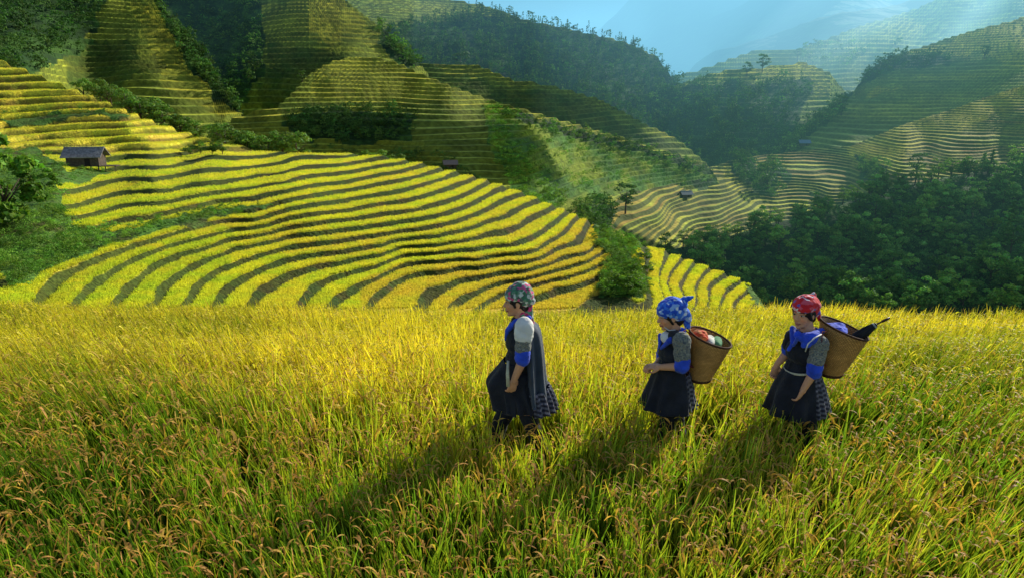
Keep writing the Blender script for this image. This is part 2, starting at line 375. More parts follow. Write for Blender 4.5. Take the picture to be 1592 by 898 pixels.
fS = [[(756, 165), (800, 172), (900, 202), (1000, 228), (1112, 262), (1112, 290), (960, 290), (900, 300), (860, 330), (800, 300), (765, 240)], [(480, 170), (600, 168), (650, 175), (640, 215), (560, 225), (470, 215), (440, 190)]]
mgreen = [(752, 165), (800, 180), (900, 215), (1000, 240), (1112, 275), (960, 306), (900, 330), (840, 335), (790, 290), (765, 240)]
layer('middle_hill', [(330, 240), (345, 205), (362, 182), (400, 172), (430, 166), (448, 150), (480, 115), (505, 100), (530, 91), (560, 87), (590, 90), (625, 99), (660, 116), (700, 133), (760, 154), (830, 174), (900, 194), (960, 211), (1000, 223), (1050, 238), (1085, 249), (1105, 262), (1120, 285)], [(330, 345), (760, 345), (860, 338), (900, 326), (960, 306), (1040, 296), (1120, 288)],
      [(340, 240, 300), (400, 175, 330), (430, 240, 290), (560, 90, 410), (530, 150, 360), (600, 280, 290), (700, 133, 400), (700, 250, 280), (760, 160, 385), (900, 195, 380), (1000, 224, 392), (1110, 265, 415), (760, 250, 285), (820, 300, 265), (880, 340, 255), (950, 270, 345), (900, 245, 345), (1040, 285, 378), (960, 306, 318), (600, 345, 262), (400, 345, 255), (1110, 290, 400), (800, 225, 300)],
      h=2.2, dx=2, dy=1, colf=cf(.62, .15, forest=fS, grass=[mgreen], sun_tint=[[(500, 95), (560, 85), (640, 108), (760, 152), (1000, 222), (1000, 230), (760, 165), (640, 160), (540, 160), (470, 150)], [(345, 170), (440, 165), (440, 185), (360, 186)]]), relief=(.016, 70), stair=(.5, .9))
layer('back_ridge', [(590, 70), (640, 96), (690, 100), (740, 100), (770, 112), (800, 124), (850, 130), (930, 152), (965, 170), (1000, 190), (1040, 208), (1065, 224), (1095, 250), (1130, 285)], 310,
      [(600, 90, 560), (740, 100, 560), (800, 200, 480), (930, 150, 540), (1065, 222, 500), (950, 250, 450), (1110, 300, 430), (700, 310, 420)],
      h=3.0, colf=cf(.35, .4, sun_tint=[[(650, 92), (760, 100), (830, 128), (800, 130), (700, 115)], [(1000, 188), (1070, 222), (1040, 216)]], dark=[[(700, 125), (850, 140), (1000, 200), (1060, 235), (960, 260), (760, 160)]]), relief=(.016, 70))
fD4 = [[(600, 40), (640, 38), (690, 28), (720, 28), (780, 30), (840, 36), (900, 46), (970, 60), (1035, 90), (1080, 150), (1080, 220), (560, 220), (590, 80)]]
layer('forest_ridge', [(540, -60), (620, -20), (700, -2), (745, 6), (790, 20), (830, 34), (860, 38), (900, 48), (950, 58), (985, 70), (1020, 86), (1040, 112), (1060, 140), (1080, 165)], 225,
      [(560, 80, 640), (700, 0, 860), (900, 50, 820), (1030, 100, 800), (700, 100, 680), (900, 160, 640), (1060, 180, 660), (600, 200, 600), (560, -40, 860), (640, 30, 760)],
      h=3.5, colf=cf(.6, .3, forest=fD4), relief=(.014, 80), rough_crest=2)
layer('hazy_hill', [(1040, 120), (1100, 104), (1130, 92), (1165, 80), (1200, 76), (1240, 77), (1262, 68), (1300, 54), (1335, 40), (1380, 27), (1420, 14), (1470, -8), (1560, -40), (1680, -80)], 200,
      [(1050, 130, 960), (1200, 76, 1050), (1240, 130, 860), (1400, 25, 1200), (1400, 150, 850), (1680, -80, 1300), (1600, 100, 900)],
      dx=4, h=6, colf=cf(.8, .2, fs=60, sun_tint=[[(1100, 95), (1200, 76), (1240, 80), (1240, 92), (1110, 98)], [(1250, 75), (1400, 24), (1440, 40), (1340, 95), (1260, 92)]]), relief=(.04, 90))
fE2 = [[(970, 170), (1000, 140), (1080, 128), (1180, 128), (1250, 120), (1262, 150), (1240, 215), (1200, 245), (1170, 300), (1090, 300), (980, 200)]]
layer('dark_hill', [(930, 195), (975, 165), (1000, 150), (1040, 136), (1090, 118), (1130, 108), (1170, 106), (1210, 100), (1250, 96), (1290, 112), (1320, 150), (1330, 200)], 300,
      [(940, 200, 640), (1100, 115, 720), (1250, 100, 760), (1290, 140, 700), (1180, 260, 520), (1050, 250, 560), (1000, 300, 520), (1320, 200, 620), (1150, 160, 650)],
      h=3.5, colf=cf(.6, .3, forest=fE2, sun_tint=[[(1100, 112), (1250, 96), (1290, 112), (1285, 150), (1265, 150), (1250, 118), (1120, 124)]]), relief=(.03, 80))
fE3 = [[(1290, 160), (1320, 130), (1345, 100), (1400, 88), (1460, 88), (1480, 100), (1400, 110), (1345, 130), (1300, 172)], [(1200, 242), (1240, 205), (1300, 168), (1310, 178), (1250, 215), (1225, 250)]]
layer('right_hill', [(1120, 285), (1160, 262), (1195, 240), (1240, 202), (1275, 172), (1300, 158), (1330, 138), (1345, 116), (1370, 94), (1400, 82), (1440, 70), (1480, 56), (1530, 42), (1575, 32), (1620, 12), (1690, -10)], 300,
      [(1130, 285, 500), (1240, 205, 560), (1370, 95, 700), (1440, 70, 740), (1620, 12, 780), (1400, 200, 520), (1250, 260, 470), (1600, 150, 520), (1480, 130, 620), (1690, 300, 430)],
      h=2.7, dx=2.5, dy=1.2, colf=cf(.22, .35, forest=fE3, fs=60, sun_tint=[[(1400, 84), (1500, 52), (1620, 15), (1660, 110), (1590, 105), (1520, 82), (1450, 85)], [(1355, 142), (1400, 130), (1395, 136), (1350, 150)]]), relief=(.04, 110))
fV = [[(1175, 270), (1215, 245), (1222, 275), (1210, 310), (1170, 300)], [(1330, 245), (1380, 262), (1370, 285), (1340, 280)], [(880, 300), (940, 306), (960, 330), (950, 360), (900, 350)], [(1140, 250), (1175, 240), (1175, 290), (1150, 285)]]
layer('valley_terraces', [(860, 345), (900, 318), (940, 306), (980, 300), (1030, 290), (1060, 282), (1100, 262), (1140, 248), (1180, 242), (1220, 238), (1270, 232), (1320, 228), (1360, 212), (1400, 195), (1440, 182), (1480, 170), (1530, 152), (1592, 133), (1680, 108)], 392,
      [(870, 345, 235), (950, 312, 305), (1000, 380, 262), (1000, 300, 338), (1060, 292, 375), (1060, 380, 290), (1110, 288, 402), (1110, 265, 440), (1150, 250, 470), (1175, 300, 412), (1200, 300, 410), (1300, 330, 375), (1320, 228, 470), (1450, 180, 480), (1592, 135, 470), (1500, 270, 350), (1680, 108, 470), (1400, 240, 400), (1000, 400, 255), (1120, 400, 305), (1600, 400, 335), (1300, 400, 345)],
      h=1.35, dx=2, dy=.8, stair=(.42, .80), colf=cf(.75, .05, forest=fV, orange=.4, rs=.96, sun_tint=[[(1315, 228), (1360, 212), (1440, 180), (1600, 130), (1600, 160), (1440, 225), (1380, 260), (1320, 250)], [(1130, 255), (1150, 262), (1150, 300), (1125, 290)]]), relief=(.05, 60))
layer('wooded_slope', [(930, 440), (980, 412), (1020, 396), (1060, 384), (1100, 376), (1150, 362), (1200, 348), (1260, 334), (1310, 318), (1360, 298), (1400, 288), (1450, 280), (1520, 266), (1592, 254), (1700, 240)], 520,
      [(940, 450, 250), (1060, 385, 282), (1120, 370, 300), (1200, 350, 310), (1400, 290, 330), (1592, 255, 345), (1000, 520, 215), (1300, 520, 215), (1600, 520, 210), (1300, 420, 265), (1600, 400, 270), (1700, 240, 350)],
      dx=4, dy=3, colf=cf(.1, .5, forest=[[(800, 200), (1800, 200), (1800, 600), (800, 600)]]), relief=(.06, 60), rough_crest=2)
# ---------- blue mountains far away
M_MTN = col_mat('mountain', ((.02, .35), (.006, .3)), (.02, 1.0, 20))
def mt(name, crest, D, bot=230):
    fo = [[(-999, -999), (2500, -999), (2500, 999), (-999, 999)]]
    layer(name, crest, bot, [(crest[0][0], crest[0][1], D), (crest[-1][0], crest[-1][1], D * 1.05), (crest[len(crest) // 2][0], crest[len(crest) // 2][1], D), (crest[0][0], bot, D * .72), (crest[-1][0], bot, D * .75)], dx=6, dy=3,
          colf=cf(.2, .6, forest=fo, fs=200), mat=M_MTN, relief=(.09, 90), rough_crest=4, back=(6, .2, .6), skirt=(-85, .7))
mt('mountain', [(820, 160), (860, 100), (905, 62), (934, 43), (978, 2), (1030, -40), (1100, -90), (1300, -160), (1600, -190), (1900, -120)], 2200)
mt('mountain', [(960, 160), (1010, 96), (1050, 64), (1085, 40), (1120, 22), (1160, 4), (1210, -30), (1300, -80), (1500, -100), (1900, -60)], 1750)
mt('mountain', [(1040, 150), (1080, 100), (1115, 78), (1150, 70), (1190, 58), (1230, 44), (1270, 30), (1310, 20), (1360, 14), (1400, 6), (1450, -14), (1600, -50), (1900, -120)], 1400)
mt('mountain', [(-400, -200), (0, -230), (400, -160), (650, -70), (800, -30), (950, -60), (1200, -150), (1700, -220), (2100, -160)], 2700, 200)
# ---------- base ground
g = np.linspace(-1, 1, 60); GX, GY = np.meshgrid(g * np.abs(g) * 12000, g * np.abs(g) * 12000 + 0)
V = np.stack([GX, GY, -88 + 0 * GX], -1).reshape(-1, 3)
tag(np_mesh('ground', V, grid_faces(60, 60), M_FAR, cols=np.tile(GRN, (3600, 1))), kind='structure')

# ================================================================== FOREGROUND FIELD
def zf(x, y):
    x = np.asarray(x, float); y = np.asarray(y, float)
    d = np.maximum(y - 5.3, 0)
    z = -.115 * d * sstep(0, 3, d) - .075 * np.maximum(y - 7, 0) - .02 * np.maximum(y - 9, 0) * sstep(3, -3, np.abs(x - 0.5) - 2)
    z = z + .10 * (sstep(6.1 + .05 * x, 5.5 + .05 * x, y)) - .10 + .06 * fbm(x / 2.5, y / 2.5, 2, 77)
    z = z + .16 * fbm(x / 4.5, y / 30, 2, 78) * sstep(8, 13, y)
    z = z - .12 * sstep(8.8 - .12 * x, 9.1 - .12 * x, y) - .14 * sstep(11.4 - .2 * x + .6 * np.sin(x * .3), 11.7 - .2 * x + .6 * np.sin(x * .3), y)
    return z
def yedge(x): return 14.2 + .10 * np.asarray(x) * (np.asarray(x) > 0) - .016 * np.asarray(x) ** 2 * (np.asarray(x) > 3) + .7 * fbm(np.asarray(x) / 4, np.asarray(x) * 0, 2, 8)
nx, ny = 160, 110
gx = np.linspace(-1, 1, nx); s = np.linspace(0, 1, ny)
GX = gx[None, :] * 30 + 0 * s[:, None]; GY = -4 + s[:, None] * 19 + 0 * gx[None]
E = yedge(GX); Z = zf(GX, np.minimum(GY, E + 1))
rows = 24; q = (np.arange(1, rows + 1) / rows)[:, None]
XB = np.repeat(GX[-1:], rows, 0) * (1 + q * .9); YB = GY[-1:] + q * 40; ZB = Z[-1:] - q * 27 - 1.0 * fbm(XB / 5, YB / 5, 3, 5)
V = np.stack([np.concatenate([GX, XB]), np.concatenate([GY, YB]), np.concatenate([Z, ZB])], -1)
fgc = np.tile(np.array((.05, .055, .018)), (V.shape[0] * nx, 1)); fgc[ny * nx:] = GRN
tag(np_mesh('field', V.reshape(-1, 3), grid_faces(V.shape[0], nx), M_TER, cols=fgc), kind='structure')
# ================================================================== RICE (uncountable -> stuff)
M_RICE = col_mat('rice_leaf', ((3.0, .15),), rough=.55, transl=.42, tcol=(1.15, 1.3, .5))
FEET = [(0.03, 4.92, .30), (1.36, 5.1, .27), (2.42, 5.05, .28)]
def field_pts(y0, y1, sp):
    ys = np.arange(y0, y1, sp); P = []
    for y in ys:
        hw = y * .80 + 1.6; xs = np.arange(-hw, hw, sp); P.append(np.stack([xs, np.full_like(xs, y)], -1))
    P = np.concatenate(P); P = P + rng.uniform(-.42, .42, P.shape) * sp
    P = P[P[:, 1] < yedge(P[:, 0])]
    for fx, fy, r in FEET: P = P[((P[:, 0] - fx) / (r * 1.15)) ** 2 + ((P[:, 1] - fy) / (r * .8)) ** 2 > 1]
    return P
def patch(x, y): return fbm(x / 1.3, y / 1.3, 3, 90), fbm(x / 4.5 + 3, y / 3.0, 3, 91)
def blades(P, per, S, Lm, wd, spread, yellow):
    n = len(P) * per; B = np.repeat(P, per, 0); th = np.repeat(rng.uniform(.80, 1.16, len(P)), per); tx = np.repeat(rng.normal(0, .075, len(P)), per); tb = np.repeat(rng.uniform(.72, 1.2, len(P)), per)
    x = B[:, 0] + rng.normal(0, spread, n); y = B[:, 1] + rng.normal(0, spread, n)
    z = zf(x, y); n1, n2 = patch(x, y)
    L = Lm * rng.uniform(.72, 1.12, n) * (1 + .12 * n2) * th; az = rng.uniform(0, 2 * np.pi, n); lean = np.abs(rng.normal(.15, .13, n)); curv = np.abs(rng.normal(.0, .18, n))
    ox = np.clip(.085 * x, -.36, .28) * np.clip(1.35 - y / 18, .3, 1) + .10 * fbm(x / .8, y / .8, 2, 70); oy = -.02
    dx = np.cos(az) * lean + ox + tx; dy = np.sin(az) * lean + oy
    t = np.linspace(0, 1, S + 1)
    hx = dx[:, None] * t + (np.cos(az) * curv)[:, None] * t ** 2.6 * .6 + ox[:, None] * .3 * t ** 2
    hy = dy[:, None] * t + (np.sin(az) * curv)[:, None] * t ** 2.6 * .6
    hz = t - (curv[:, None] * .45) * t ** 3.2 - (lean[:, None] ** 2) * .3 * t
    CX = x[:, None] + L[:, None] * hx; CY = y[:, None] + L[:, None] * hy; CZ = z[:, None] + L[:, None] * hz
    fa = rng.uniform(-.9, .9, n) + np.arctan2(0, 1); wx = np.cos(fa); wy = np.sin(fa)
    W = wd * rng.uniform(.6, 1.25, n)[:, None] * (1 - t ** 2.2 * .93) * .5
    A = np.stack([CX - wx[:, None] * W, CY - wy[:, None] * W, CZ], -1); C = np.stack([CX + wx[:, None] * W, CY + wy[:, None] * W, CZ], -1)
    V = np.stack([A, C], 2).reshape(-1, 3)
    b = (np.arange(n) * (S + 1) * 2)[:, None] + (np.arange(S) * 2)[None]
    F = np.stack([b, b + 1, b + 3, b + 2], -1).reshape(-1, 4)
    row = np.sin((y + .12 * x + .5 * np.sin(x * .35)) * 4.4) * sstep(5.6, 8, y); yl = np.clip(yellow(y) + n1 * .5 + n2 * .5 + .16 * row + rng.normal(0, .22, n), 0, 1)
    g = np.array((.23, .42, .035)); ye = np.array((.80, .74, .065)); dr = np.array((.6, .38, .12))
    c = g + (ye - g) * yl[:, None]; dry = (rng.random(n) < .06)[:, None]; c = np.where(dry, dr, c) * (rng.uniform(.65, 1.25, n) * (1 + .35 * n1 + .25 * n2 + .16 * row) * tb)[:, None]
    tt = np.repeat(t, 2); f = (.10 + 1.0 * tt)  # blade feet darkened, painting the shade in the gaps between plants
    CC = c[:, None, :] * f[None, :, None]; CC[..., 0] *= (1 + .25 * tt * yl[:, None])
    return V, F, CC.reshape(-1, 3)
def panicles(P, per, S, Lm, wd, spread, yellow, grains=True):
    """a stalk that arches over under rows of grains"""
    n = len(P) * per; B = np.repeat(P, per, 0)
    x = B[:, 0] + rng.normal(0, spread, n); y = B[:, 1] + rng.normal(0, spread, n); n1, n2 = patch(x, y)
    z = zf(x, y) + Lm * rng.uniform(.62, .92, n) * (1 + .12 * n2)
    ox = np.clip(.05 * x, -.2, .2); x = x + ox * .5
    az = rng.uniform(0, 2 * np.pi, n); L = rng.uniform(.10, .17, n); dr = rng.uniform(.6, 1.5, n)
    t = np.linspace(0, 1, S + 1)
    r = L[:, None] * (t * .75); CX = x[:, None] + np.cos(az)[:, None] * r; CY = y[:, None] + np.sin(az)[:, None] * r
    CZ = z[:, None] + L[:, None] * (t * .75 - dr[:, None] * t ** 2)
    yl = np.clip(yellow(y) + rng.normal(0, .2, n), 0, 1)
    g = np.array((.66, .33, .09)); ye = np.array((.82, .70, .08)); c = g + (ye - g) * yl[:, None]; c = c * rng.uniform(.65, 1.25, n)[:, None]
    if not grains:
        fa = rng.uniform(0, np.pi, n); wx = np.cos(fa)[:, None]; wy = np.sin(fa)[:, None]; W = wd * (.35 + 1.6 * t * (1 - t) * 2)[None] * .5 * rng.uniform(.45, 1.35, (n, S + 1))
        A = np.stack([CX - wx * W, CY - wy * W, CZ], -1); C = np.stack([CX + wx * W, CY + wy * W, CZ], -1)
        V = np.stack([A, C], 2).reshape(-1, 3); b = (np.arange(n) * (S + 1) * 2)[:, None] + (np.arange(S) * 2)[None]
        F = np.stack([b, b + 1, b + 3, b + 2], -1).reshape(-1, 4)
        return V, F, np.repeat(c, (S + 1) * 2, 0) * rng.uniform(.6, 1.3, (n * (S + 1) * 2, 1))
    # diamonds of grain on both sides of the stalk
    G = (S + 1) * 3; gi = np.repeat(np.arange(S + 1), 3)
    px = CX[:, gi] + rng.normal(0, .0045, (n, G)); py_ = CY[:, gi] + rng.normal(0, .0045, (n, G)); pz = CZ[:, gi] + rng.normal(-.003, .007, (n, G))
    d = rng.normal(0, 1, (n, G, 3)); d[..., 2] -= .8; d /= np.linalg.norm(d, axis=-1, keepdims=True)
    e = np.cross(d, rng.normal(0, 1, (n, G, 3))); e /= np.linalg.norm(e, axis=-1, keepdims=True) + 1e-9
    p = np.stack([px, py_, pz], -1); a = .0105; b_ = .0052
    V = np.stack([p - d * a, p + e * b_, p + d * a, p - e * b_], 2).reshape(-1, 3)
    F = (np.arange(n * G) * 4)[:, None] + np.arange(4)[None]
    return V, F, np.repeat(c, G * 4, 0)
def rice(name, parts):
    Vs, Fs, Cs = [], [], []; o = 0
    for V, F, C in parts: Vs.append(V); Fs.append(F + o); Cs.append(C); o += len(V)
    ob = np_mesh(name, np.concatenate(Vs), np.concatenate(Fs), M_RICE, cols=np.concatenate(Cs), smooth=False)
    return ob
yf = lambda y: .04 + .84 * sstep(3.6, 8.2, y)
P1 = field_pts(2.0, 4.6, .165); P2 = field_pts(4.6, 8.0, .165); P3 = field_pts(8.0, 15.6, .17)
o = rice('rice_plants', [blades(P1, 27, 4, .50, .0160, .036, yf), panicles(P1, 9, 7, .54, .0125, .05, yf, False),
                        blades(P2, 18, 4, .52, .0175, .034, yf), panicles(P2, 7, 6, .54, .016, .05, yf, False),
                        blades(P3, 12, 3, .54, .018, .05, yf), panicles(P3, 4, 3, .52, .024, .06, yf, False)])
tag(o, 'dense ripe rice, green near the camera and yellow towards the field edge', 'rice', kind='stuff')

# standing rice on the big terraces, with a real edge at every step
S_ = SURF['terraced_slope'][2]
ok = (S_['ris'] < .25) & (polys(S_['PX'], S_['PY'], scrubB, 9) < .5) & (S_['PX'] > -60) & (S_['PY'] < 478)
idx = np.flatnonzero(ok.ravel()); wgt = np.where(S_['PY'].ravel()[idx] < 240, .5, 1.0); idx = rng.choice(idx, 330000, p=wgt / wgt.sum())
b0 = np.stack([S_[k_].ravel()[idx] for k_ in 'XYZ'], -1); n = len(idx); b0[:, :2] += rng.normal(0, .06, (n, 2))
hh = rng.uniform(.12, .32, n); ww = rng.uniform(.03, .07, n); a_ = rng.uniform(-.8, .8, n); ln = rng.normal(0, .12, (n, 2))
tp = b0 + np.stack([ln[:, 0], ln[:, 1], hh], -1); dv = np.stack([np.cos(a_) * ww, np.sin(a_) * ww, 0 * a_], -1); b0[:, 2] -= .05
V = np.stack([b0 - dv, b0 + dv, tp + dv * .25, tp - dv * .25], 1).reshape(-1, 3); cc = S_['cols'].reshape(-1, 3)[idx] * rng.uniform(.95, 1.45, (n, 1)) * (1.0, 1.0, 1)
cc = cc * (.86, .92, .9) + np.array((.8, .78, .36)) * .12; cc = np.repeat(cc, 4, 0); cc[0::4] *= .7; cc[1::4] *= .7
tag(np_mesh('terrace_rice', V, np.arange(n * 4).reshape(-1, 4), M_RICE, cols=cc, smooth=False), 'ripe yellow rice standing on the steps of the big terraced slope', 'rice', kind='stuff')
# ================================================================== TREES AND SHRUBS
M_LEAF = col_mat('leaf', ((.35, .25),), rough=.6, transl=.30, per_obj=.28, tcol=(1.3, 1.5, .6))
M_BARK = pbr('bark', (.085, .06, .04), .9, (3, .3))
M_WILD = col_mat('woodland', ((.08, .35), (.6, .2)), rough=.8, transl=.22, tcol=(1.3, 1.5, .6))
def leaf_cloud(seed, kind, nleaf, leaf, hgt=1.0):
    """crown of a unit-height tree: leaf-sized faces in clumps. returns V,F,C"""
    r = np.random.default_rng(seed)
    if kind == 'broad':
        K_ = 15; c = []; 
        for i in range(K_):
            a = r.uniform(0, 2 * np.pi); h = r.uniform(.34, .93); rad = .36 * math.sin(math.pi * min(1, (h - .18) / .86)) ** .6 * r.uniform(.35, 1.0)
            c.append((rad * math.cos(a), rad * math.sin(a), h, r.uniform(.10, .19)))
    elif kind == 'cone':
        K_ = 16; c = []
        for i in range(K_):
            h = .14 + .84 * (i + .5) / K_; a = i * 2.4; rad = .17 * (1.02 - h) ** .7 * r.uniform(.5, 1.1)
            c.append((rad * math.cos(a), rad * math.sin(a), h, .035 + .12 * (1 - h)))
    elif kind == 'bamboo':
        K_ = 30; c = []
        for i in range(K_):
            a = r.uniform(0, 2 * np.pi); h = r.uniform(.06, 1.0); rad = .40 * r.uniform(.3, 1) * (1.1 - h * .5)
            c.append((rad * math.cos(a), rad * math.sin(a), h * r.uniform(.8, 1), r.uniform(.08, .14)))
    else:
        K_ = 9; c = []
        for i in range(K_):
            a = r.uniform(0, 2 * np.pi); h = r.uniform(.25, .85); rad = .55 * r.uniform(.1, 1.0)
            c.append((rad * math.cos(a), rad * math.sin(a), h * (1 - rad * .5), r.uniform(.16, .30)))
    c = np.array(c); k = r.integers(0, len(c), nleaf)
    d = r.normal(0, 1, (nleaf, 3)); d /= np.linalg.norm(d, axis=1, keepdims=True); d[:, 2] = np.abs(d[:, 2]) * .8 + d[:, 2] * .2
    P = c[k, :3] + d * c[k, 3:4] * r.uniform(.55, 1.08, (nleaf, 1)) * (1, 1, .8)
    nrm = d + r.normal(0, .55, (nleaf, 3)); nrm /= np.linalg.norm(nrm, axis=1, keepdims=True)
    u = np.cross(nrm, r.normal(0, 1, (nleaf, 3))); u /= np.linalg.norm(u, axis=1, keepdims=True); v = np.cross(nrm, u)
    s = leaf * r.uniform(.6, 1.3, (nleaf, 1))
    V = np.stack([P - u * s, P - v * s * .55, P + u * s, P + v * s * .55], 1).reshape(-1, 3)
    F = np.arange(nleaf * 4).reshape(-1, 4)
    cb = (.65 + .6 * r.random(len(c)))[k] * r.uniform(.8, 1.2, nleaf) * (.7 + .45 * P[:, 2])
    return V, F, np.repeat(cb, 4)
def crown_mesh(seed, kind, nleaf, leaf, col):
    V, F, b = leaf_cloud(seed, kind, nleaf, leaf)
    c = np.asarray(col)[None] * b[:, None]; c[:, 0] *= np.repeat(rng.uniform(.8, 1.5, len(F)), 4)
    return V, F, c
def make_tree(name, seed, kind, nleaf, leaf, col, label, cat='tree', group=None, trunk=True):
    root = empty(name); tag(root, label, cat, group)
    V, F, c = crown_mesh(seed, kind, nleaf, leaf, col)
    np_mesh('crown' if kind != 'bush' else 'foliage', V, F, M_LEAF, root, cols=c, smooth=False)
    if trunk:
        r = random.Random(seed); mb = MB()
        top = .8 if kind in ('broad', 'cone') else .45; w = .028 if kind != 'bush' else .02
        mb.tube([(0, 0, -.08), (.01, 0, .2), (.02, .015, .45 * top + .1), (.0, .02, top)], [w * 1.3, w, w * .7, w * .2], 6)
        if kind != 'cone':
            for i in range(5):
                a = i * 1.3 + r.random(); h = r.uniform(.22, .5) * top / .8
                mb.tube([(.01, 0, h), (.14 * math.cos(a), .14 * math.sin(a), h + .13), (.26 * math.cos(a), .26 * math.sin(a), h + .26)], [w * .5, w * .35, w * .12], 5)
        mb.build('trunk' if kind != 'bush' else 'stem', M_BARK, root)
    return root
def copy_tree(o, parent=None):
    c = o.copy(); COL.objects.link(c); c.parent = parent
    for ch in [x for x in bpy.data.objects if x.parent == o]: copy_tree(ch, c)
    return c
class Proto:
    """first use moves the tree itself, later uses copy it with its parts"""
    def __init__(s, root, kids=None): s.o = root; s.used = False; s.k = [x for x in root.children]
    def put(s, loc, size, rz=None, label=None, group=None, wx=1.0):
        if not s.used: o = s.o; s.used = True
        else:
            o = s.o.copy(); COL.objects.link(o)
            for k in s.k: c = k.copy(); COL.objects.link(c); c.parent = o
        o.location = [float(v) for v in loc]; o.scale = (size * wx, size * wx, size); o.rotation_euler = (0, 0, random.uniform(0, 6.28) if rz is None else rz)
        if label: o['label'] = label
        if group: o['group'] = group
        elif 'group' in o: del o['group']
        return o
def scatter(surf, poly, n, wob=0):
    """n points spread in a region of a hill"""
    xs = [p[0] for p in poly]; ys = [p[1] for p in poly]; P = []
    X = rng.uniform(min(xs), max(xs), n * 4); Y = rng.uniform(min(ys), max(ys), n * 4)
    m = inpoly(X, Y, poly); ct = SURF[surf][1](X); m &= Y > ct + .5
    X, Y = X[m][:n], Y[m][:n]
    return SURF[surf][0](X, Y), X, Y

G1 = (.12, .235, .04); G2 = (.075, .165, .035); G3 = (.18, .34, .045)
# --- wooded slope on the right: individual trees
LBL = ['dark leafy tree in the dense shaded wood on the right slope', 'tall slender tree rising in the shaded wood on the right slope', 'bright green tree on the upper rim of the right wood']
LBL = ['dark round-crowned tree inside the dense wood on the right slope', 'dark slender pointed tree inside the dense wood on the right slope', 'sunlit round-crowned tree on the upper rim of the right wood']
pr = [Proto(make_tree('broadleaf_tree', 100 + i, 'broad', 1300, .038, c_, LBL[0])) for i, c_ in enumerate(((.18, .36, .07), (.12, .28, .06), (.16, .36, .08)))]
pc = [Proto(make_tree('slender_tree', 110 + i, 'cone', 1000, .034, (.12, .26, .06), LBL[1])) for i in range(2)]
poly = [(1030, 400), (1060, 388), (1200, 352), (1310, 322), (1400, 292), (1592, 258), (1640, 250), (1640, 500), (1180, 500), (1100, 450)]
W, WX, WY = scatter('wooded_slope', poly, 268)
od = np.argsort(-W[:, 1]); Vst = []
for i in od:
    conif = random.random() < .14; p = random.choice(pc if conif else pr)
    s = random.uniform(6, 13) * (1.05 if conif else 1)
    p.put(W[i] - (0, 0, .6), s, label=LBL[1] if conif else LBL[0], group='trees of the wood on the right slope, ' + ('slender ones' if conif else 'round ones'), wx=random.uniform(.85, 1.15))
ct = SURF['wooded_slope'][1]
pl = Proto(make_tree('broadleaf_tree', 120, 'broad', 900, .032, G3, LBL[2]))
for x in list(np.arange(1040, 1592, 21)):
    xx = x + random.uniform(-8, 8); L_ = SURF['wooded_slope'][0](xx, ct(xx) + random.uniform(0, 9))[0]
    pl.put(L_ - (0, 0, .4), random.uniform(6.5, 10.5), label=LBL[2], group='sunlit trees along the rim of the right wood', wx=random.uniform(.85, 1.2))

# --- far woods: nobody could count them
def woods(name, specs, label, mat=None):
    Vs, Fs, Cs = [], [], []; o = 0
    tm = {}
    for surf, poly, n, size, kinds, col, nl in specs:
        W, X, Y = scatter(surf, poly, n)
        for w_ in W:
            k = random.choice(kinds); sd = random.randrange(4); key = (k, sd, nl)
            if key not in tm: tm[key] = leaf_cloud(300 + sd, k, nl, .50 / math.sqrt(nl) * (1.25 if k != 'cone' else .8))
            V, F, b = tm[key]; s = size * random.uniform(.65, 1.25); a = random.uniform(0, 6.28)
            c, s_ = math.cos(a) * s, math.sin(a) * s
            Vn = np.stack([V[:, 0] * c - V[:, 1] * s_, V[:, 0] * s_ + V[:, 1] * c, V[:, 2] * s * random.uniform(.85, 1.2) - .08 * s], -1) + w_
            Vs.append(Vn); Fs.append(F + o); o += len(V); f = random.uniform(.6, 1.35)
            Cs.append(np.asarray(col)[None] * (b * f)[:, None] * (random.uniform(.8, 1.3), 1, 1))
    ob = np_mesh(name, np.concatenate(Vs), np.concatenate(Fs), mat or M_WILD, cols=np.concatenate(Cs), smooth=False)
    return tag(ob, label, 'woodland' if 'scrub' not in name else 'scrub', kind='stuff')
B_, C_, S_ = ['broad'], ['cone', 'cone', 'broad'], ['bush', 'broad']
woods('forest', [('forest_ridge', [(600, 44), (640, 36), (690, 24), (760, 14), (840, 34), (900, 46), (970, 60), (1035, 90), (1085, 150), (1085, 215), (900, 190), (640, 100)], 1900, 10.5, C_, G2, 100),
                 ('dark_hill', fE2[0], 520, 11, ['cone', 'broad', 'broad'], G2, 90), ('right_hill', fE3[0], 130, 9, B_, G2, 60), ('right_hill', fE3[1], 120, 9, B_, G1, 60),
                 ('hazy_hill', [(1240, 80), (1262, 68), (1400, 70), (1300, 110), (1235, 95)], 60, 12, B_, G1, 40),
                 ('far_hill', fD1[0], 420, 8, B_, G2, 90), ('far_hill', fD1[1], 260, 7, B_, G2, 90), ('tall_hill', fD2[0], 420, 9, B_, G2, 80), ('tall_hill', fD2[1], 80, 8, B_, G1, 60)],
      'dark distant forest covering the far ridges and gullies')
woods('undergrowth', [('wooded_slope', poly, 900, 5.5, ['broad', 'bush'], (.12, .26, .06), 110)], 'leafy undergrowth filling the gaps between trees of the right wood')
woods('mountain_forest', [('mountain', [(900, 20), (1500, -60), (1700, -60), (1600, 60), (1100, 110)], 900, 26, ['cone', 'broad'], G2, 24)], 'hazy blue forest on the far mountains')
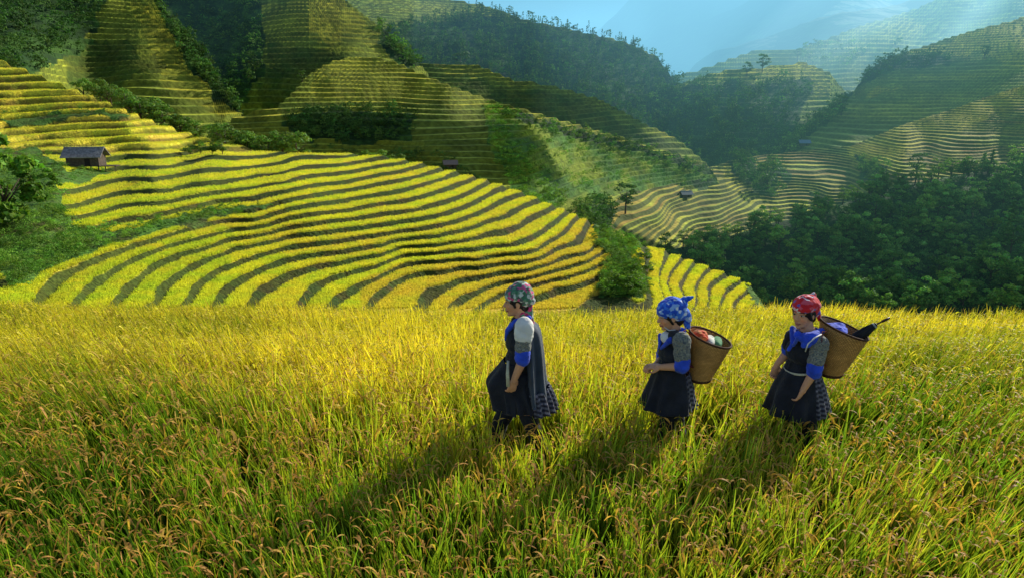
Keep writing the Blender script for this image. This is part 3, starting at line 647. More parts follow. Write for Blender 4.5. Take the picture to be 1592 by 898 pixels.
woods('hillside_scrub', [('middle_hill', fS[0], 330, 3.2, ['bush'], G3, 90), ('middle_hill', [(770, 168), (900, 200), (1000, 228), (1105, 262), (1105, 280), (1000, 250), (900, 222), (800, 195)], 170, 4.6, S_, G1, 90), ('middle_hill', fS[1], 260, 4.6, S_, G2, 90),
                         ('middle_hill', [(752, 160), (772, 165), (800, 225), (850, 285), (885, 320), (840, 330), (790, 270), (765, 220)], 260, 2.8, ['bush'], (.24, .44, .06), 90),
                         ('middle_hill', [(380, 222), (440, 222), (700, 245), (760, 300), (600, 300), (380, 262)], 200, 4, ['bush'], G2, 90),
                         ('valley_terraces', fV[0], 60, 7, S_, G1, 110), ('valley_terraces', fV[1], 50, 6, S_, G1, 110), ('valley_terraces', fV[2], 90, 5, S_, G1, 100), ('valley_terraces', fV[3], 60, 7, S_, G2, 110)],
      'tangled green scrub on the middle hillside and in the valley')
woods('bank_scrub', [('terraced_slope', scrubB[0], 800, 1.35, ['bush'], G3, 160), ('terraced_slope', scrubB[1], 300, 1.5, ['bush'], G3, 160), ('terraced_slope', [(-20, 176), (210, 168), (212, 176), (-20, 186)], 50, 1.3, ['bush'], G1, 100)],
      'low weedy scrub on the banks between the terraces')
# --- shrubs one can tell apart
pb = [Proto(make_tree('shrub', 140 + i, 'bush', 700, .055, G3 if i else G1, 'x', 'shrub')) for i in range(2)]
def shrub(surf, px, py, size, label, group=None, wx=1.2, p=None, back=0.0):
    L_ = SURF[surf][0](px, max(py, SURF[surf][1](px) + .3))[0]
    return (p or random.choice(pb)).put(L_ + (0, back, -back * .35 - .15), size, label=label, group=group, wx=wx)
for x, y, s_ in ((297, 240, 2.7), (312, 239, 3.2), (330, 241, 2.8), (346, 240, 3.4)):
    shrub('terraced_slope', x, y, s_, 'round green shrub in the clump on the terrace right of the hut', 'clump of shrubs on the terrace right of the hut')
for x, y, s_ in ((940, 455, 1.9), (958, 452, 2.3), (975, 456, 2.5), (990, 452, 2.1), (950, 440, 1.8), (983, 432, 2.2), (1003, 405, 1.9), (1010, 420, 1.6)):
    shrub('terraced_slope', x, y, s_, 'green bush in the thicket at the right end of the terraces', 'thicket at the right end of the terraces')
for x in (562, 575, 588, 603, 618):
    shrub('terraced_slope', x, 240, random.uniform(2.2, 3), 'sunlit bush just behind the crest of the terraced slope', 'bushes behind the crest of the terraced slope', back=5)
pt = Proto(make_tree('hedge_tree', 150, 'broad', 900, .036, G1, 'x'))
for i, x in enumerate(np.arange(104, 432, 9.5)):
    xx = x + random.uniform(-4, 4)
    L_ = SURF['terraced_slope'][0](xx, SURF['terraced_slope'][1](xx) + .3)[0]
    pt.put(L_ + (random.uniform(-2, 2), random.uniform(4, 12), -3.2 - random.uniform(0, 1.5)), random.uniform(5.5, 8.5), label='dark green tree in the row along the upper crest of the left terraces', group='row of trees along the crest of the left terraces', wx=1.15)
# bamboo grove on the left edge
bt = Proto(make_tree('bamboo_clump', 160, 'bamboo', 4200, .042, (.15, .33, .035), 'x', 'bamboo'))
bt.put(SURF['terraced_slope'][0](8, 350)[0], 9.5, label='big feathery bamboo clump at the left edge below the hut')
bt.put(SURF['terraced_slope'][0](-42, 372)[0], 9.0, label='second bamboo clump, half out of the picture at the left edge')
bt.put(SURF['terraced_slope'][0](42, 300)[0], 4.6, label='small bamboo clump between the big clump and the hut')
bt.put(SURF['terraced_slope'][0](78, 300)[0], 3.2, label='lowest bamboo clump, left of the upper terraces')
lone = Proto(make_tree('lone_tree', 170, 'broad', 700, .04, G2, 'x'))
for surf, x, y, s_, lb in (('valley_terraces', 1193, 296, 17, 'large dark tree on the valley floor right of the harvested fields'), ('valley_terraces', 971, 333, 13, 'pale green tree beside the small valley terraces'),
                          ('valley_terraces', 1425, 275, 12, 'dark tree standing alone below the sunlit right terraces'), ('right_hill', 1530, 90, 12, 'small lone tree near the top of the right hill'),
                          ('hazy_hill', 1241, 95, 16, 'dark tree on the crest of the hazy terraced hill'), ('dark_hill', 1160, 118, 14, 'tree on the skyline of the dark hill'), ('dark_hill', 1185, 112, 17, 'tall tree on the skyline of the dark hill'),
                          ('right_hill', 1308, 178, 16, 'tallest tree at the lower left end of the right hill'), ('right_hill', 1222, 240, 12, 'tree beside the stream foot of the right hill'),
                          ('forest_ridge', 717, 118, 22, 'round light tree at the foot of the forest ridge'), ('middle_hill', 470, 128, 6, 'small tree on the left shoulder of the middle hill')):
    lone.put(SURF[surf][0](x, y)[0] - (0, 0, .3), s_, label=lb)
# pale flowering plants along the lip of the field
M_PALE = col_mat('pale_flower', ((9, .2),), rough=.7, transl=.3, tcol=(1, 1, .9))
rt = empty('flowering_plant'); tag(rt, 'x', 'plant')
V, F, b = leaf_cloud(410, 'bush', 260, .07); np_mesh('flower_head', V * (1, 1, .5) + (0, 0, .5), F, M_PALE, rt, cols=np.array((.62, .66, .5))[None] * b[:, None], smooth=False)
V, F, b = leaf_cloud(411, 'bush', 260, .08); np_mesh('foliage', V * (1, 1, .75), F, M_LEAF, rt, cols=np.array(G3)[None] * b[:, None], smooth=False)
pf = Proto(rt)
for px_ in (1178, 1200, 1226, 1290, 1306, 1344, 1356, 1398):
    y_ = 14.9 + random.uniform(0, .5); x_ = (px_ - 796) / FP * (y_ * 1.0 + .3); y_ = float(yedge(x_)) + random.uniform(.1, .5)
    x_ = (px_ - 796) / FP * (y_ * .98 + .8)
    pf.put((x_, y_, float(zf(x_, y_)) - .08), random.uniform(.28, .46), label='pale flowering weed on the far lip of the rice field', group='pale weeds along the far lip of the field', wx=.8)

# ================================================================== HAZE (boxes that emit the scattered light themselves)
def glow_haze(name, lo, hi, sig, col, rz=0.0, shear=0.0):
    m, nt = new_mat(name); out = N(nt, 'ShaderNodeOutputMaterial')
    a = N(nt, 'ShaderNodeVolumeAbsorption'); a.inputs['Color'].default_value = (0, 0, 0, 1); a.inputs['Density'].default_value = sig * .5
    e = N(nt, 'ShaderNodeEmission'); e.inputs[0].default_value = (*col, 1); e.inputs[1].default_value = sig
    ad = N(nt, 'ShaderNodeAddShader'); nt.links.new(a.outputs[0], ad.inputs[0]); nt.links.new(e.outputs[0], ad.inputs[1]); nt.links.new(ad.outputs[0], out.inputs['Volume'])
    mb = MB(); c = [(lo[i] + hi[i]) / 2 for i in range(3)]; d = [hi[i] - lo[i] for i in range(3)]
    mb.box((0, 0, 0), d); o = mb.build(name, m, smooth=False)
    for v in o.data.vertices:
        v.co.x += shear * v.co.y
    o.location = c; o.rotation_euler = (0, 0, rz); tag(o, kind='structure'); return o
glow_haze('glow_haze', (-4000, 460, -200), (4000, 5200, 290), .00018, (.20, .50, .62))
for i in range(5):
    glow_haze('glow_haze', (10 + 22 * i, 180 + 14 * i, -120), (900 + i, 459 - i, 60 + 2 * i), .00012, (.16, .40, .38))  # added glow over the right wood, lifting its dark shade
for i in range(5):
    glow_haze('glow_haze', (-420 + i * 120, 560 + 22 * i, -190), (4500 + i, 5000 - i * 3, 236 + 3 * i), .00015, (.22, .56, .80), shear=-.1)
glow_haze('glow_haze', (-900, 1000, -180), (5000, 4800, 420), .00070, (.165, .41, .60), shear=-.1)
for i, (x_, y_, wd, dp, st) in enumerate(((330, 900, 26, 300, .0009), (470, 1000, 60, 340, .0007), (620, 1050, 34, 320, .0009), (760, 1150, 90, 400, .0006), (980, 1250, 50, 400, .0007), (420, 800, 20, 200, .0008))):
    m, nt = new_mat('sunbeam'); out = N(nt, 'ShaderNodeOutputMaterial'); e = N(nt, 'ShaderNodeEmission'); e.inputs[0].default_value = (.55, .85, .95, 1); e.inputs[1].default_value = st * 1.35; nt.links.new(e.outputs[0], out.inputs['Volume'])  # sun shafts put in as glowing prisms, nothing is scattered
    mb = MB(); mb.box((0, 0, 420), (wd, dp, 1100)); o = mb.build('glow_haze', m, smooth=False); o.rotation_euler = SUN.to_track_quat('Z', 'Y').to_euler(); o.location = (x_, y_, -60); tag(o, kind='structure')
# ================================================================== SHADE BLOCKERS: unseen cloud-shaped bodies added overhead to darken chosen hill parts
M_BLOCKER = pbr('shade_blocker', (.85, .85, .86), 1.0)
for i, (x_, y_, z_, rx, ry, s_) in enumerate(((168, 248, -62, 122, 30, 420), (-48, 292, -25, 72, 24, 420), (40, 500, -15, 66, 24, 500), (300, 590, 0, 115, 40, 520))):
    u = np.linspace(0, 2 * np.pi, 97)[:-1]; v_ = np.linspace(0, np.pi, 30); U, W_ = np.meshgrid(u, v_)
    q = 1 + .38 * fbm(np.cos(U) * 2.2 + 9 * i, np.sin(U) * 2.2 + W_ * .8, 4, 200 + i)
    X_ = rx * np.sin(W_) * np.cos(U) * q; Y_ = ry * np.sin(W_) * np.sin(U) * q; Z_ = 14 * np.cos(W_) * q
    c = Vector((x_, y_, z_)) + SUN * s_
    o = np_mesh('shade_blocker', np.stack([X_, Y_, Z_], -1).reshape(-1, 3), grid_faces(30, 96, True), M_BLOCKER); o.location = c; tag(o, kind='structure')
# ================================================================== PEOPLE
def ell(c, r, R=None, seg=16, rings=10):
    """ellipsoid; R = 3x3 with axes as columns"""
    V = []; F = []
    R = R or Matrix.Identity(3); c = Vector(c)
    V.append(c + R @ Vector((0, 0, r[2])))
    for i in range(1, rings):
        th = math.pi * i / rings
        for j in range(seg):
            ph = 2 * math.pi * j / seg
            V.append(c + R @ Vector((r[0] * math.sin(th) * math.cos(ph), r[1] * math.sin(th) * math.sin(ph), r[2] * math.cos(th))))
    V.append(c + R @ Vector((0, 0, -r[2])))
    for j in range(seg): F.append((0, 1 + j, 1 + (j + 1) % seg))
    for i in range(rings - 2):
        for j in range(seg):
            a = 1 + i * seg + j; b = 1 + i * seg + (j + 1) % seg
            F.append((a, a + seg, b + seg, b))
    l = len(V) - 1; s0 = 1 + (rings - 2) * seg
    for j in range(seg): F.append((l, s0 + (j + 1) % seg, s0 + j))
    return V, F
def cap(p0, p1, r0, r1, seg=14):
    p0, p1 = Vector(p0), Vector(p1); d = (p1 - p0); L = d.length; d.normalize()
    a = d.orthogonal().normalized(); b = d.cross(a)
    prof = [(-r0 * math.cos(q), r0 * math.sin(q)) for q in (.35, .8, 1.2)] + [(0, r0), (L / 2, (r0 + r1) / 2), (L, r1)] + [(L + r1 * math.cos(q), r1 * math.sin(q)) for q in (1.2, .8, .35)]
    V = [p0 - d * r0]; F = []
    for t, r in prof:
        for j in range(seg):
            q = 2 * math.pi * j / seg; V.append(p0 + d * t + (a * math.cos(q) + b * math.sin(q)) * r)
    V.append(p1 + d * r1); n = len(prof)
    for j in range(seg): F.append((0, 1 + (j + 1) % seg, 1 + j))
    for i in range(n - 1):
        for j in range(seg):
            x = 1 + i * seg + j; y = 1 + i * seg + (j + 1) % seg; F.append((x, y, y + seg, x + seg))
    l = len(V) - 1; s0 = 1 + (n - 1) * seg
    for j in range(seg): F.append((l, s0 + j, s0 + (j + 1) % seg))
    return V, F
def chain(pts, rs):
    return [cap(pts[i], pts[i + 1], rs[i], rs[i + 1]) for i in range(len(pts) - 1)]
def blob(name, prims, mats, voxel=.007, smooth=4, parent=None, cut=None, disp=None, colf=None):
    """unite solids into one continuous skin"""
    mb = MB()
    for V, F in prims: mb.add(V, F)
    o = mb.build(name, [], None)
    m = o.modifiers.new('r', 'REMESH'); m.mode = 'VOXEL'; m.voxel_size = voxel; m.use_smooth_shade = True
    if smooth: s = o.modifiers.new('s', 'SMOOTH'); s.iterations = smooth; s.factor = .5
    dg = bpy.context.evaluated_depsgraph_get(); dg.update()
    me = bpy.data.meshes.new_from_object(o.evaluated_get(dg)); old = o.data; o.modifiers.clear(); o.data = me; bpy.data.meshes.remove(old); me.name = name
    n = len(me.vertices); co = np.empty(n * 3, np.float32); me.vertices.foreach_get('co', co); co = co.reshape(-1, 3)
    if disp:
        nr = np.empty(n * 3, np.float32); me.vertices.foreach_get('normal', nr); nr = nr.reshape(-1, 3)
        co = co + nr * disp(co)[:, None]; me.vertices.foreach_set('co', co.astype(np.float32).ravel())
    if colf is not None:
        a = me.color_attributes.new('Col', 'FLOAT_COLOR', 'POINT'); c = np.ones((n, 4), np.float32); c[:, :3] = colf(co); a.data.foreach_set('color', c.ravel())
    me.materials.clear()
    for mm in (mats if isinstance(mats, (list, tuple)) else [mats]): me.materials.append(mm)
    me.polygons.foreach_set('use_smooth', np.ones(len(me.polygons), bool)); me.update()
    if parent: o.parent = parent
    return o
def wrinkle(amp, fx=9, fz=16, seed=0):
    def f(co):
        return amp * (fbm(co[:, 0] * fx + co[:, 1] * fx * .7, co[:, 2] * fz + co[:, 0] * 4, 3, seed) + .5 * fbm(co[:, 1] * fx * 2, co[:, 2] * fz * 1.6, 2, seed + 3))
    return f
# --- cloths
def pat_mat(name, cols, scale, rough=.85, stretch=(1, 1, 1), bump=.25, feature='VORONOI'):
    """printed cloth: small patches of several colours"""
    def pat(nt, tc):
        mp = N(nt, 'ShaderNodeMapping'); mp.inputs['Scale'].default_value = stretch; nt.links.new(tc.outputs['Object'], mp.inputs[0])
        v = N(nt, 'ShaderNodeTexVoronoi'); v.inputs['Scale'].default_value = scale; nt.links.new(mp.outputs[0], v.inputs['Vector'])
        sp = N(nt, 'ShaderNodeSeparateColor'); nt.links.new(v.outputs['Color'], sp.inputs[0])
        r = N(nt, 'ShaderNodeValToRGB'); r.color_ramp.interpolation = 'CONSTANT'; e = r.color_ramp.elements
        while len(e) < len(cols): e.new(.5)
        t = 0; tot = sum(c[1] for c in cols)
        for i, (c, w_) in enumerate(cols): e[i].position = min(t / tot, .999); e[i].color = (*c, 1); t += w_
        nt.links.new(sp.outputs[0], r.inputs[0]); return r.outputs[0]
    return pbr(name, (0, 0, 0), rough, (40, .15), (60, bump), pat, spec=.2, sheen=.2)
M_SKIN = col_mat('skin', ((30, .06),), rough=.5)
M_SKIN.node_tree.nodes['Principled BSDF'].inputs['Specular IOR Level'].default_value = .35
M_HAIR = pbr('hair', (.012, .009, .008), .45, (60, .4))
M_NAVY = pbr('black_cotton', (.012, .014, .021), .85, (9, .6), (60, .6), sheen=.12)
M_SLATE = pbr('slate_cotton', (.035, .052, .078), .8, (7, .35), (90, .3), sheen=.25)
M_BLUE = pbr('blue_cotton', (.022, .075, .62), .8, (14, .35), (60, .5), sheen=.2)
M_WHITE = pbr('white_cotton', (.80, .78, .72), .8, (16, .10), (80, .25))
M_STRIP = pbr('pale_ribbon', (.52, .50, .36), .8, (30, .2))
M_DRAB = pat_mat('embroidered_sleeve', [((.20, .21, .17), 3), ((.14, .155, .15), 2), ((.28, .28, .22), 2), ((.08, .09, .11), 1.2), ((.24, .20, .14), 1)], 110, stretch=(1, 1, 1.6))
M_SC1 = pat_mat('green_print_scarf', [((.07, .22, .12), 3), ((.16, .30, .20), 2.2), ((.65, .70, .62), 2.2), ((.10, .12, .12), 1.5), ((.70, .10, .25), 1.3)], 48)
M_SC1B = pat_mat('pink_print_scarf', [((.62, .05, .17), 3), ((.10, .25, .14), 2.2), ((.55, .55, .45), 1), ((.08, .09, .09), 1)], 40)
M_SC2 = pat_mat('blue_print_scarf', [((.02, .09, .62), 4), ((.05, .20, .80), 3), ((.30, .50, .90), 1.6), ((.75, .82, .92), .7)], 45)
M_SC3 = pat_mat('red_print_scarf', [((.70, .02, .03), 4.5), ((.78, .10, .14), 2.4), ((.85, .55, .60), 1.5), ((.85, .80, .80), .9), ((.14, .12, .45), .9)], 38)
def plaid(nt, tc):
    """woven check of the pleated skirts"""
    w1 = N(nt, 'ShaderNodeTexWave'); w1.wave_type = 'BANDS'; w1.bands_direction = 'Z'; w1.inputs['Scale'].default_value = 9; w1.inputs['Distortion'].default_value = .8
    v = N(nt, 'ShaderNodeTexVoronoi'); v.inputs['Scale'].default_value = 60
    mp = N(nt, 'ShaderNodeMapping'); mp.inputs['Scale'].default_value = (1, 1, .5); nt.links.new(tc.outputs['Object'], mp.inputs[0]); nt.links.new(mp.outputs[0], v.inputs['Vector']); nt.links.new(tc.outputs['Object'], w1.inputs['Vector'])
    sp = N(nt, 'ShaderNodeSeparateColor'); nt.links.new(v.outputs['Color'], sp.inputs[0])
    r = N(nt, 'ShaderNodeValToRGB'); e = r.color_ramp.elements; e[0].color = (.025, .025, .04, 1); e[1].color = (.13, .13, .16, 1); e[0].position = .35; e[1].position = .75
    nt.links.new(w1.outputs[0], r.inputs[0])
    r2 = N(nt, 'ShaderNodeValToRGB'); r2.color_ramp.interpolation = 'CONSTANT'; e = r2.color_ramp.elements; e[0].color = (1, 1, 1, 1); e[1].position = .6; e[1].color = (.55, .6, .8, 1)
    x = e.new(.82); x.color = (1.9, 1.7, 1.7, 1)
    nt.links.new(sp.outputs[0], r2.inputs[0])
    m = N(nt, 'ShaderNodeVectorMath', operation='MULTIPLY'); nt.links.new(r.outputs[0], m.inputs[0]); nt.links.new(r2.outputs[0], m.inputs[1]); return m.outputs[0]
M_PLAID = pbr('pleated_cloth', (0, 0, 0), .85, (8, .3), (80, .3), plaid, sheen=.2)

def hand(wr, d, n, curl=.5, sc=1.0, side=1):
    """palm, four fingers of different lengths with bends, thumb from the side of the palm"""
    d = Vector(d).normalized(); n = (Vector(n) - d * Vector(n).dot(d)).normalized(); s = d.cross(n) * side
    R = Matrix((d, s, n)).transposed(); P = []; wr = Vector(wr)
    P.append(ell(wr + d * .045 * sc, (.050 * sc, .038 * sc, .015 * sc), R)); P.append(cap(wr - d * .01, wr + d * .02, .022 * sc, .024 * sc))
    for k, (off, ln) in enumerate(((-.029, .056), (-.010, .068), (.010, .072), (.029, .064))):
        p = wr + (d * .082 + s * off - n * .001) * sc; a = 0
        P.append(cap(wr + (d * .05 + s * off * .8) * sc, p, .0105 * sc, .0098 * sc))
        for j, fr in enumerate((.45, .32, .23)):
            a += curl * (.55, .95, .7)[j] + .05 * k * (1 - curl)
            q = p + (d * math.cos(a) + n * math.sin(a) + s * off * .25) * ln * fr * sc
            P.append(cap(p, q, (.0096 - .0008 * j) * sc, (.0088 - .0008 * j) * sc, 10)); p = q
    p = wr + (d * .022 + s * .026 + n * .006) * sc; q = p + (d * .030 + s * .018 + n * .014) * sc; t = q + (d * .028 + n * .010 - s * .002) * sc
    P += [cap(p, q, .0135 * sc, .011 * sc, 10), cap(q, t, .0108 * sc, .0088 * sc, 10)]
    return P
def headframe(c, yaw, pitch, roll=0.0):
    """+x forward, +y left, +z up in the head; yaw turns the face towards the camera side"""
    f = Vector((-math.cos(yaw) * math.cos(pitch), -math.sin(yaw) * math.cos(pitch), -math.sin(pitch))); l = Vector((0, 0, 1)).cross(f).normalized(); u = f.cross(l)
    return Vector(c), Matrix((f, l, u)).transposed()
def head(fr, s=1.0):
    c, R = fr; L = lambda x, y, z: c + R @ Vector((x * s, y * s, z * s)); P = []
    E = lambda p, r: P.append(ell(L(*p), [v * s for v in r], R, 18, 12))
    E((-.015, 0, .030), (.090, .072, .080)); E((.020, 0, -.030), (.060, .058, .072)); E((.030, 0, -.078), (.040, .044, .032)); E((.058, 0, -.095), (.020, .022, .016))
    for y in (-1, 1):
        E((.042, y * .034, -.030), (.026, .024, .026)); E((-.004, y * .070, -.012), (.017, .008, .029)); E((.066, y * .030, .000), (.012, .014, .010))
        P.append(cap(L(.072, y * .013, .016), L(.060, y * .046, .017), .0085 * s, .007 * s, 10)); E((.082, y * .010, -.034), (.010, .008, .007))
    P.append(cap(L(.074, 0, .004), L(.092, 0, -.030), .0075 * s, .0115 * s, 10)); E((.080, 0, -.060), (.0105, .020, .0062)); E((.077, 0, -.072), (.0105, .017, .0062))
    return P
SKIN = np.array((.68, .34, .18))
def skincol(fr, s=1.0):
    c, R = fr; Ri = np.array(R.inverted()); c0 = np.array(c)
    def f(co):
        q = (co - c0) @ Ri.T / s; x, y, z = q.T; col = np.repeat(SKIN[None], len(co), 0).copy(); ay = np.abs(y)
        k = np.exp(-(((ay - .036) / .018) ** 2 + ((z + .035) / .02) ** 2)) * (x > .03); col *= (1 + k[:, None] * np.array((.18, -.10, -.10)))
        lip = (x > .065) & (((ay / .021) ** 2 + ((z + .066) / .0115) ** 2) < 1); col[lip] = (.50, .19, .14)
        mo = lip & (np.abs(z + .066) < .0018); col[mo] = (.25, .08, .06)
        eye = (x > .05) & ((((ay - .030) / .0125) ** 2 + ((z - .0) / .0052) ** 2) < 1); col[eye] = (.55, .5, .45)
        ir = eye & (np.abs(ay - .029) < .006); col[ir] = (.02, .012, .01)
        lid = (x > .05) & ((((ay - .030) / .0145) ** 2 + ((z - .0065) / .0028) ** 2) < 1); col[lid] = (.05, .025, .02)
        br = (x > .045) & ((((ay - .031) / .020) ** 2 + ((z - .0225 + .12 * (ay - .03) ** 2 / .02) / .0042) ** 2) < 1); col[br] = (.03, .018, .014)
        return col
    return f
def loftskin(name, rings, mats, parent, seg=112, pleat=0, amp=(.0, .02), a0=0, a1=2 * math.pi, sub=8, seed=0, closed=True, sharp=1.0, thick=.004):
    """cloth hung from a line of rings (centre, rx, ry, tilt); folds deepen towards the hem"""
    n = len(rings); T = np.linspace(0, n - 1, (n - 1) * sub + 1); V = []; r = random.Random(seed); ph = [r.uniform(-.35, .35) for _ in range(64)]
    C = np.array([[*Vector(a[0]), a[1], a[2], a[3] if len(a) > 3 else 0] for a in rings])
    def cr(t):
        i = min(int(t), n - 2); f = t - i; p0 = C[max(i - 1, 0)]; p1 = C[i]; p2 = C[i + 1]; p3 = C[min(i + 2, n - 1)]
        return .5 * (2 * p1 + (p2 - p0) * f + (2 * p0 - 5 * p1 + 4 * p2 - p3) * f * f + (3 * p1 - p0 - 3 * p2 + p3) * f ** 3)
    m = seg if closed else seg + 1
    for t in T:
        x, y, z, rx, ry, tl = cr(t); tt = t / (n - 1); A = amp[0] + (amp[1] - amp[0]) * tt ** 1.3
        for j in range(m):
            a = a0 + (a1 - a0) * j / seg
            w_ = math.sin(a * pleat + .8 * math.sin(a * 3 + seed) + .5 * tt) if pleat else 0
            w_ = math.copysign(abs(w_) ** sharp, w_) + .5 * float(vnoise(a * 2.2 + seed, tt * 3, seed))
            k = 1 + A / max(rx, .05) * w_
            V.append((x + math.cos(a) * rx * k, y + math.sin(a) * ry * k, z + tl * math.cos(a) * rx + (A * .5 * w_ if tt > .97 else 0)))
    F = grid_faces(len(T), m, closed); F = F[:, ::-1]
    o = np_mesh(name, np.array(V), F, mats, parent)
    so_ = o.modifiers.new('thickness', 'SOLIDIFY'); so_.thickness = thick; so_.offset = -1
    return o
class Fig:
    """survey reader for one walker: px, py, offset in depth -> world"""
    def __init__(s, Y): s.Y = Y
    def __call__(s, px, py, dy=0.0): x, y, z = at(px, py, s.Y + dy); return Vector((x, y, z))

def person(P, label, J, hy, hp, sx=1.0):
    """J: joints in survey bearings. Returns body object (origin at the feet)"""
    fr = headframe(P(*J['head']), hy, hp); S = 1.0
    V = {k: P(*v) for k, v in J.items() if k != 'head'}
    pr_ = head(fr, S); c, R = fr; nb = V['neck']
    pr_ += [cap(c + R @ Vector((-.022, 0, -.055)), nb, .048, .054), cap(nb, V['chest'], .06, .10)]
    ty = J.get('_', None)
    pr_ += [ell(V['chest'], (.105, .135, .13)), ell((V['chest'] + V['pelvis']) / 2, (.10, .12, .14)), ell(V['pelvis'], (.12, .15, .12))]
    for k in 'nf':
        pr_ += [cap(V['chest'] + (V[k + 'sh'] - V['chest']) * .35 + Vector((0, 0, .04)), V[k + 'sh'], .055, .050)]
        pr_ += chain([V[k + 'sh'], V[k + 'el'], V[k + 'wr']], [.048, .036, .0235])
        h = V[k + 'hip']; kn = V[k + 'kn']; an = V[k + 'an']; pr_ += chain([h, kn, an], [.088, .055, .036])
        ft = an + Vector((-.14, 0, -.055)); pr_ += [cap(an + Vector((.03, 0, -.05)), ft, .032, .028), ell((an + ft) / 2 + Vector((0, 0, -.0)), (.09, .036, .03))]
        w_ = V[k + 'wr']; hd = V[k + 'hd'] - w_
        pr_ += hand(w_ + hd * .05, hd, J['_n' + k] if '_n' + k in J else (-.3, 1 if k == 'n' else -1, 0), J.get('_c' + k, .55) if isinstance(J.get('_c' + k, .55), float) else .55, .98, 1 if k == 'n' else -1)
    base = Vector((V['pelvis'].x, V['pelvis'].y, min(V['nan'].z, V['fan'].z) - .085))
    o = blob('person', pr_, M_SKIN, .0045, 2, colf=skincol(fr, S))
    return o, fr, V, base
def settle(o, base, kids):
    """put the origin of a figure at its feet, keep everything where it stands"""
    for x in [o] + kids:
        x.data.transform(Matrix.Translation(-base))
    o.location = base
    for k in kids: k.parent = o
def J_clean(J): return J

# ---------- first walker (leading, left)
P = Fig(4.92)
Jn = dict(head=(803, 467), neck=(810, 497), chest=(812, 530), pelvis=(810, 592), nsh=(815, 507, -.155), nel=(812, 560, -.19), nwr=(800, 588, -.19), nhd=(795, 606, -.19),
          fsh=(808, 507, .155), fel=(800, 560, .19), fwr=(790, 588, .19), fhd=(786, 604, .19), nhip=(812, 606, -.08), nkn=(826, 660, -.08), nan=(852, 722, -.07), fhip=(806, 606, .08), fkn=(778, 655, .08), fan=(764, 716, .08))
def joints(J): return {k: v for k, v in J.items()}
def build(P, J, hy, hp, hn, label, nn=None, fn=None, cn=.55, cf_=.55):
    J = dict(J)
    V = {}
    fr = headframe(P(*J['head']), hy, hp)
    for k, v in J.items(): V[k] = P(*v)
    c, R = fr; pr_ = head(fr); nb = V['neck']
    pr_ += [cap(c + R @ Vector((-.022, 0, -.055)), nb, .046, .052), cap(nb, V['chest'], .06, .10)]
    yaw = Matrix.Rotation(hn, 3, 'Z')
    pr_ += [ell(V['chest'], (.095, .130, .12), yaw), ell((V['chest'] + V['pelvis']) / 2, (.09, .115, .14), yaw), ell(V['pelvis'], (.115, .145, .12), yaw)]
    for k in 'nf':
        pr_ += [cap(nb.lerp(V[k + 'sh'], .25) - Vector((0, 0, .02)), V[k + 'sh'], .05, .046)]
        pr_ += chain([V[k + 'sh'], V[k + 'el'], V[k + 'wr']], [.046, .036, .0235]); pr_ += chain([V[k + 'hip'], V[k + 'kn'], V[k + 'an']], [.088, .054, .036])
        an = V[k + 'an']; ft = an + Vector((-.14, 0, -.05)); pr_ += [cap(an + Vector((.03, 0, -.045)), ft, .032, .026), ell((an + ft) / 2, (.09, .036, .032))]
        w_ = V[k + 'wr']; hd = V[k + 'hd'] - w_
        nrm = (nn if k == 'n' else fn) or (-.25, 1 if k == 'n' else -1, 0)
        pr_ += hand(w_, hd, nrm, cn if k == 'n' else cf_, .95, 1 if k == 'n' else -1)
    o = blob('person', pr_, M_SKIN, .0045, 2, colf=skincol(fr)); tag(o, label, 'person')
    base = Vector((V['pelvis'].x, V['pelvis'].y, min(V['nan'].z, V['fan'].z) - .08))
    return o, fr, V, base
def sleeve(V, k, t0, t1, r0, r1, ext=None):
    a, b = V[k + 'sh'], V[k + 'el']; return [cap(a.lerp(b, t0), a.lerp(b, t1), r0, r1)]
def hf(fr, *a): return fr[0] + fr[1] @ Vector(a)

o, fr, V, base = build(P, Jn, .06, .10, 0, 'leading woman in green and pink headscarf and white shoulder sleeve, carrying no basket', nn=(-.4, .9, 0), cn=.65)
E_ = lambda fr, p, r, tilt=0: ell(hf(fr, *p), r, fr[1] @ Matrix.Rotation(tilt, 3, 'Y'), 20, 14)
k = []
k.append(blob('hair', [E_(fr, (-.022, 0, .016), (.092, .079, .078), .2), E_(fr, (-.05, 0, -.045), (.045, .055, .045)), cap(hf(fr, .035, .062, .02), hf(fr, .018, .068, -.03), .012, .008), cap(hf(fr, .035, -.062, .02), hf(fr, .018, -.068, -.03), .012, .008)], M_HAIR, .005, 2))
k.append(blob('headscarf', [E_(fr, (-.020, 0, .055), (.104, .088, .076), .28), E_(fr, (-.045, 0, .03), (.088, .086, .085), .2), cap(hf(fr, -.095, 0, .02), hf(fr, -.108, .01, -.01), .032, .030), E_(fr, (-.105, 0, .035), (.03, .045, .028))], M_SC1, .005, 3, disp=wrinkle(.006, 26, 34, 4)))
s_ = blob('scarf_tail', [cap(hf(fr, -.085, .0, .0), P(822, 492, -.01), .034, .030), cap(P(822, 490, -.01), P(832, 520, -.02), .030, .018), cap(hf(fr, -.06, -.05, -.02), P(812, 494, -.06), .028, .020)], M_SC1B, .005, 3, disp=wrinkle(.006, 30, 12, 6)); k.append(s_)
k.append(blob('jacket', [cap(P(808, 499), P(811, 506), .062, .085), ell(P(811, 528), (.125, .150, .125)), ell(P(810, 556), (.118, .142, .12)), ell(P(809, 582), (.125, .150, .085)),
                         cap(P(811, 508, -.08), P(814, 510, -.155), .062, .060), cap(P(809, 508, .08), P(808, 510, .155), .062, .060)], M_NAVY, .007, 4, disp=wrinkle(.008, 9, 14, 1)))
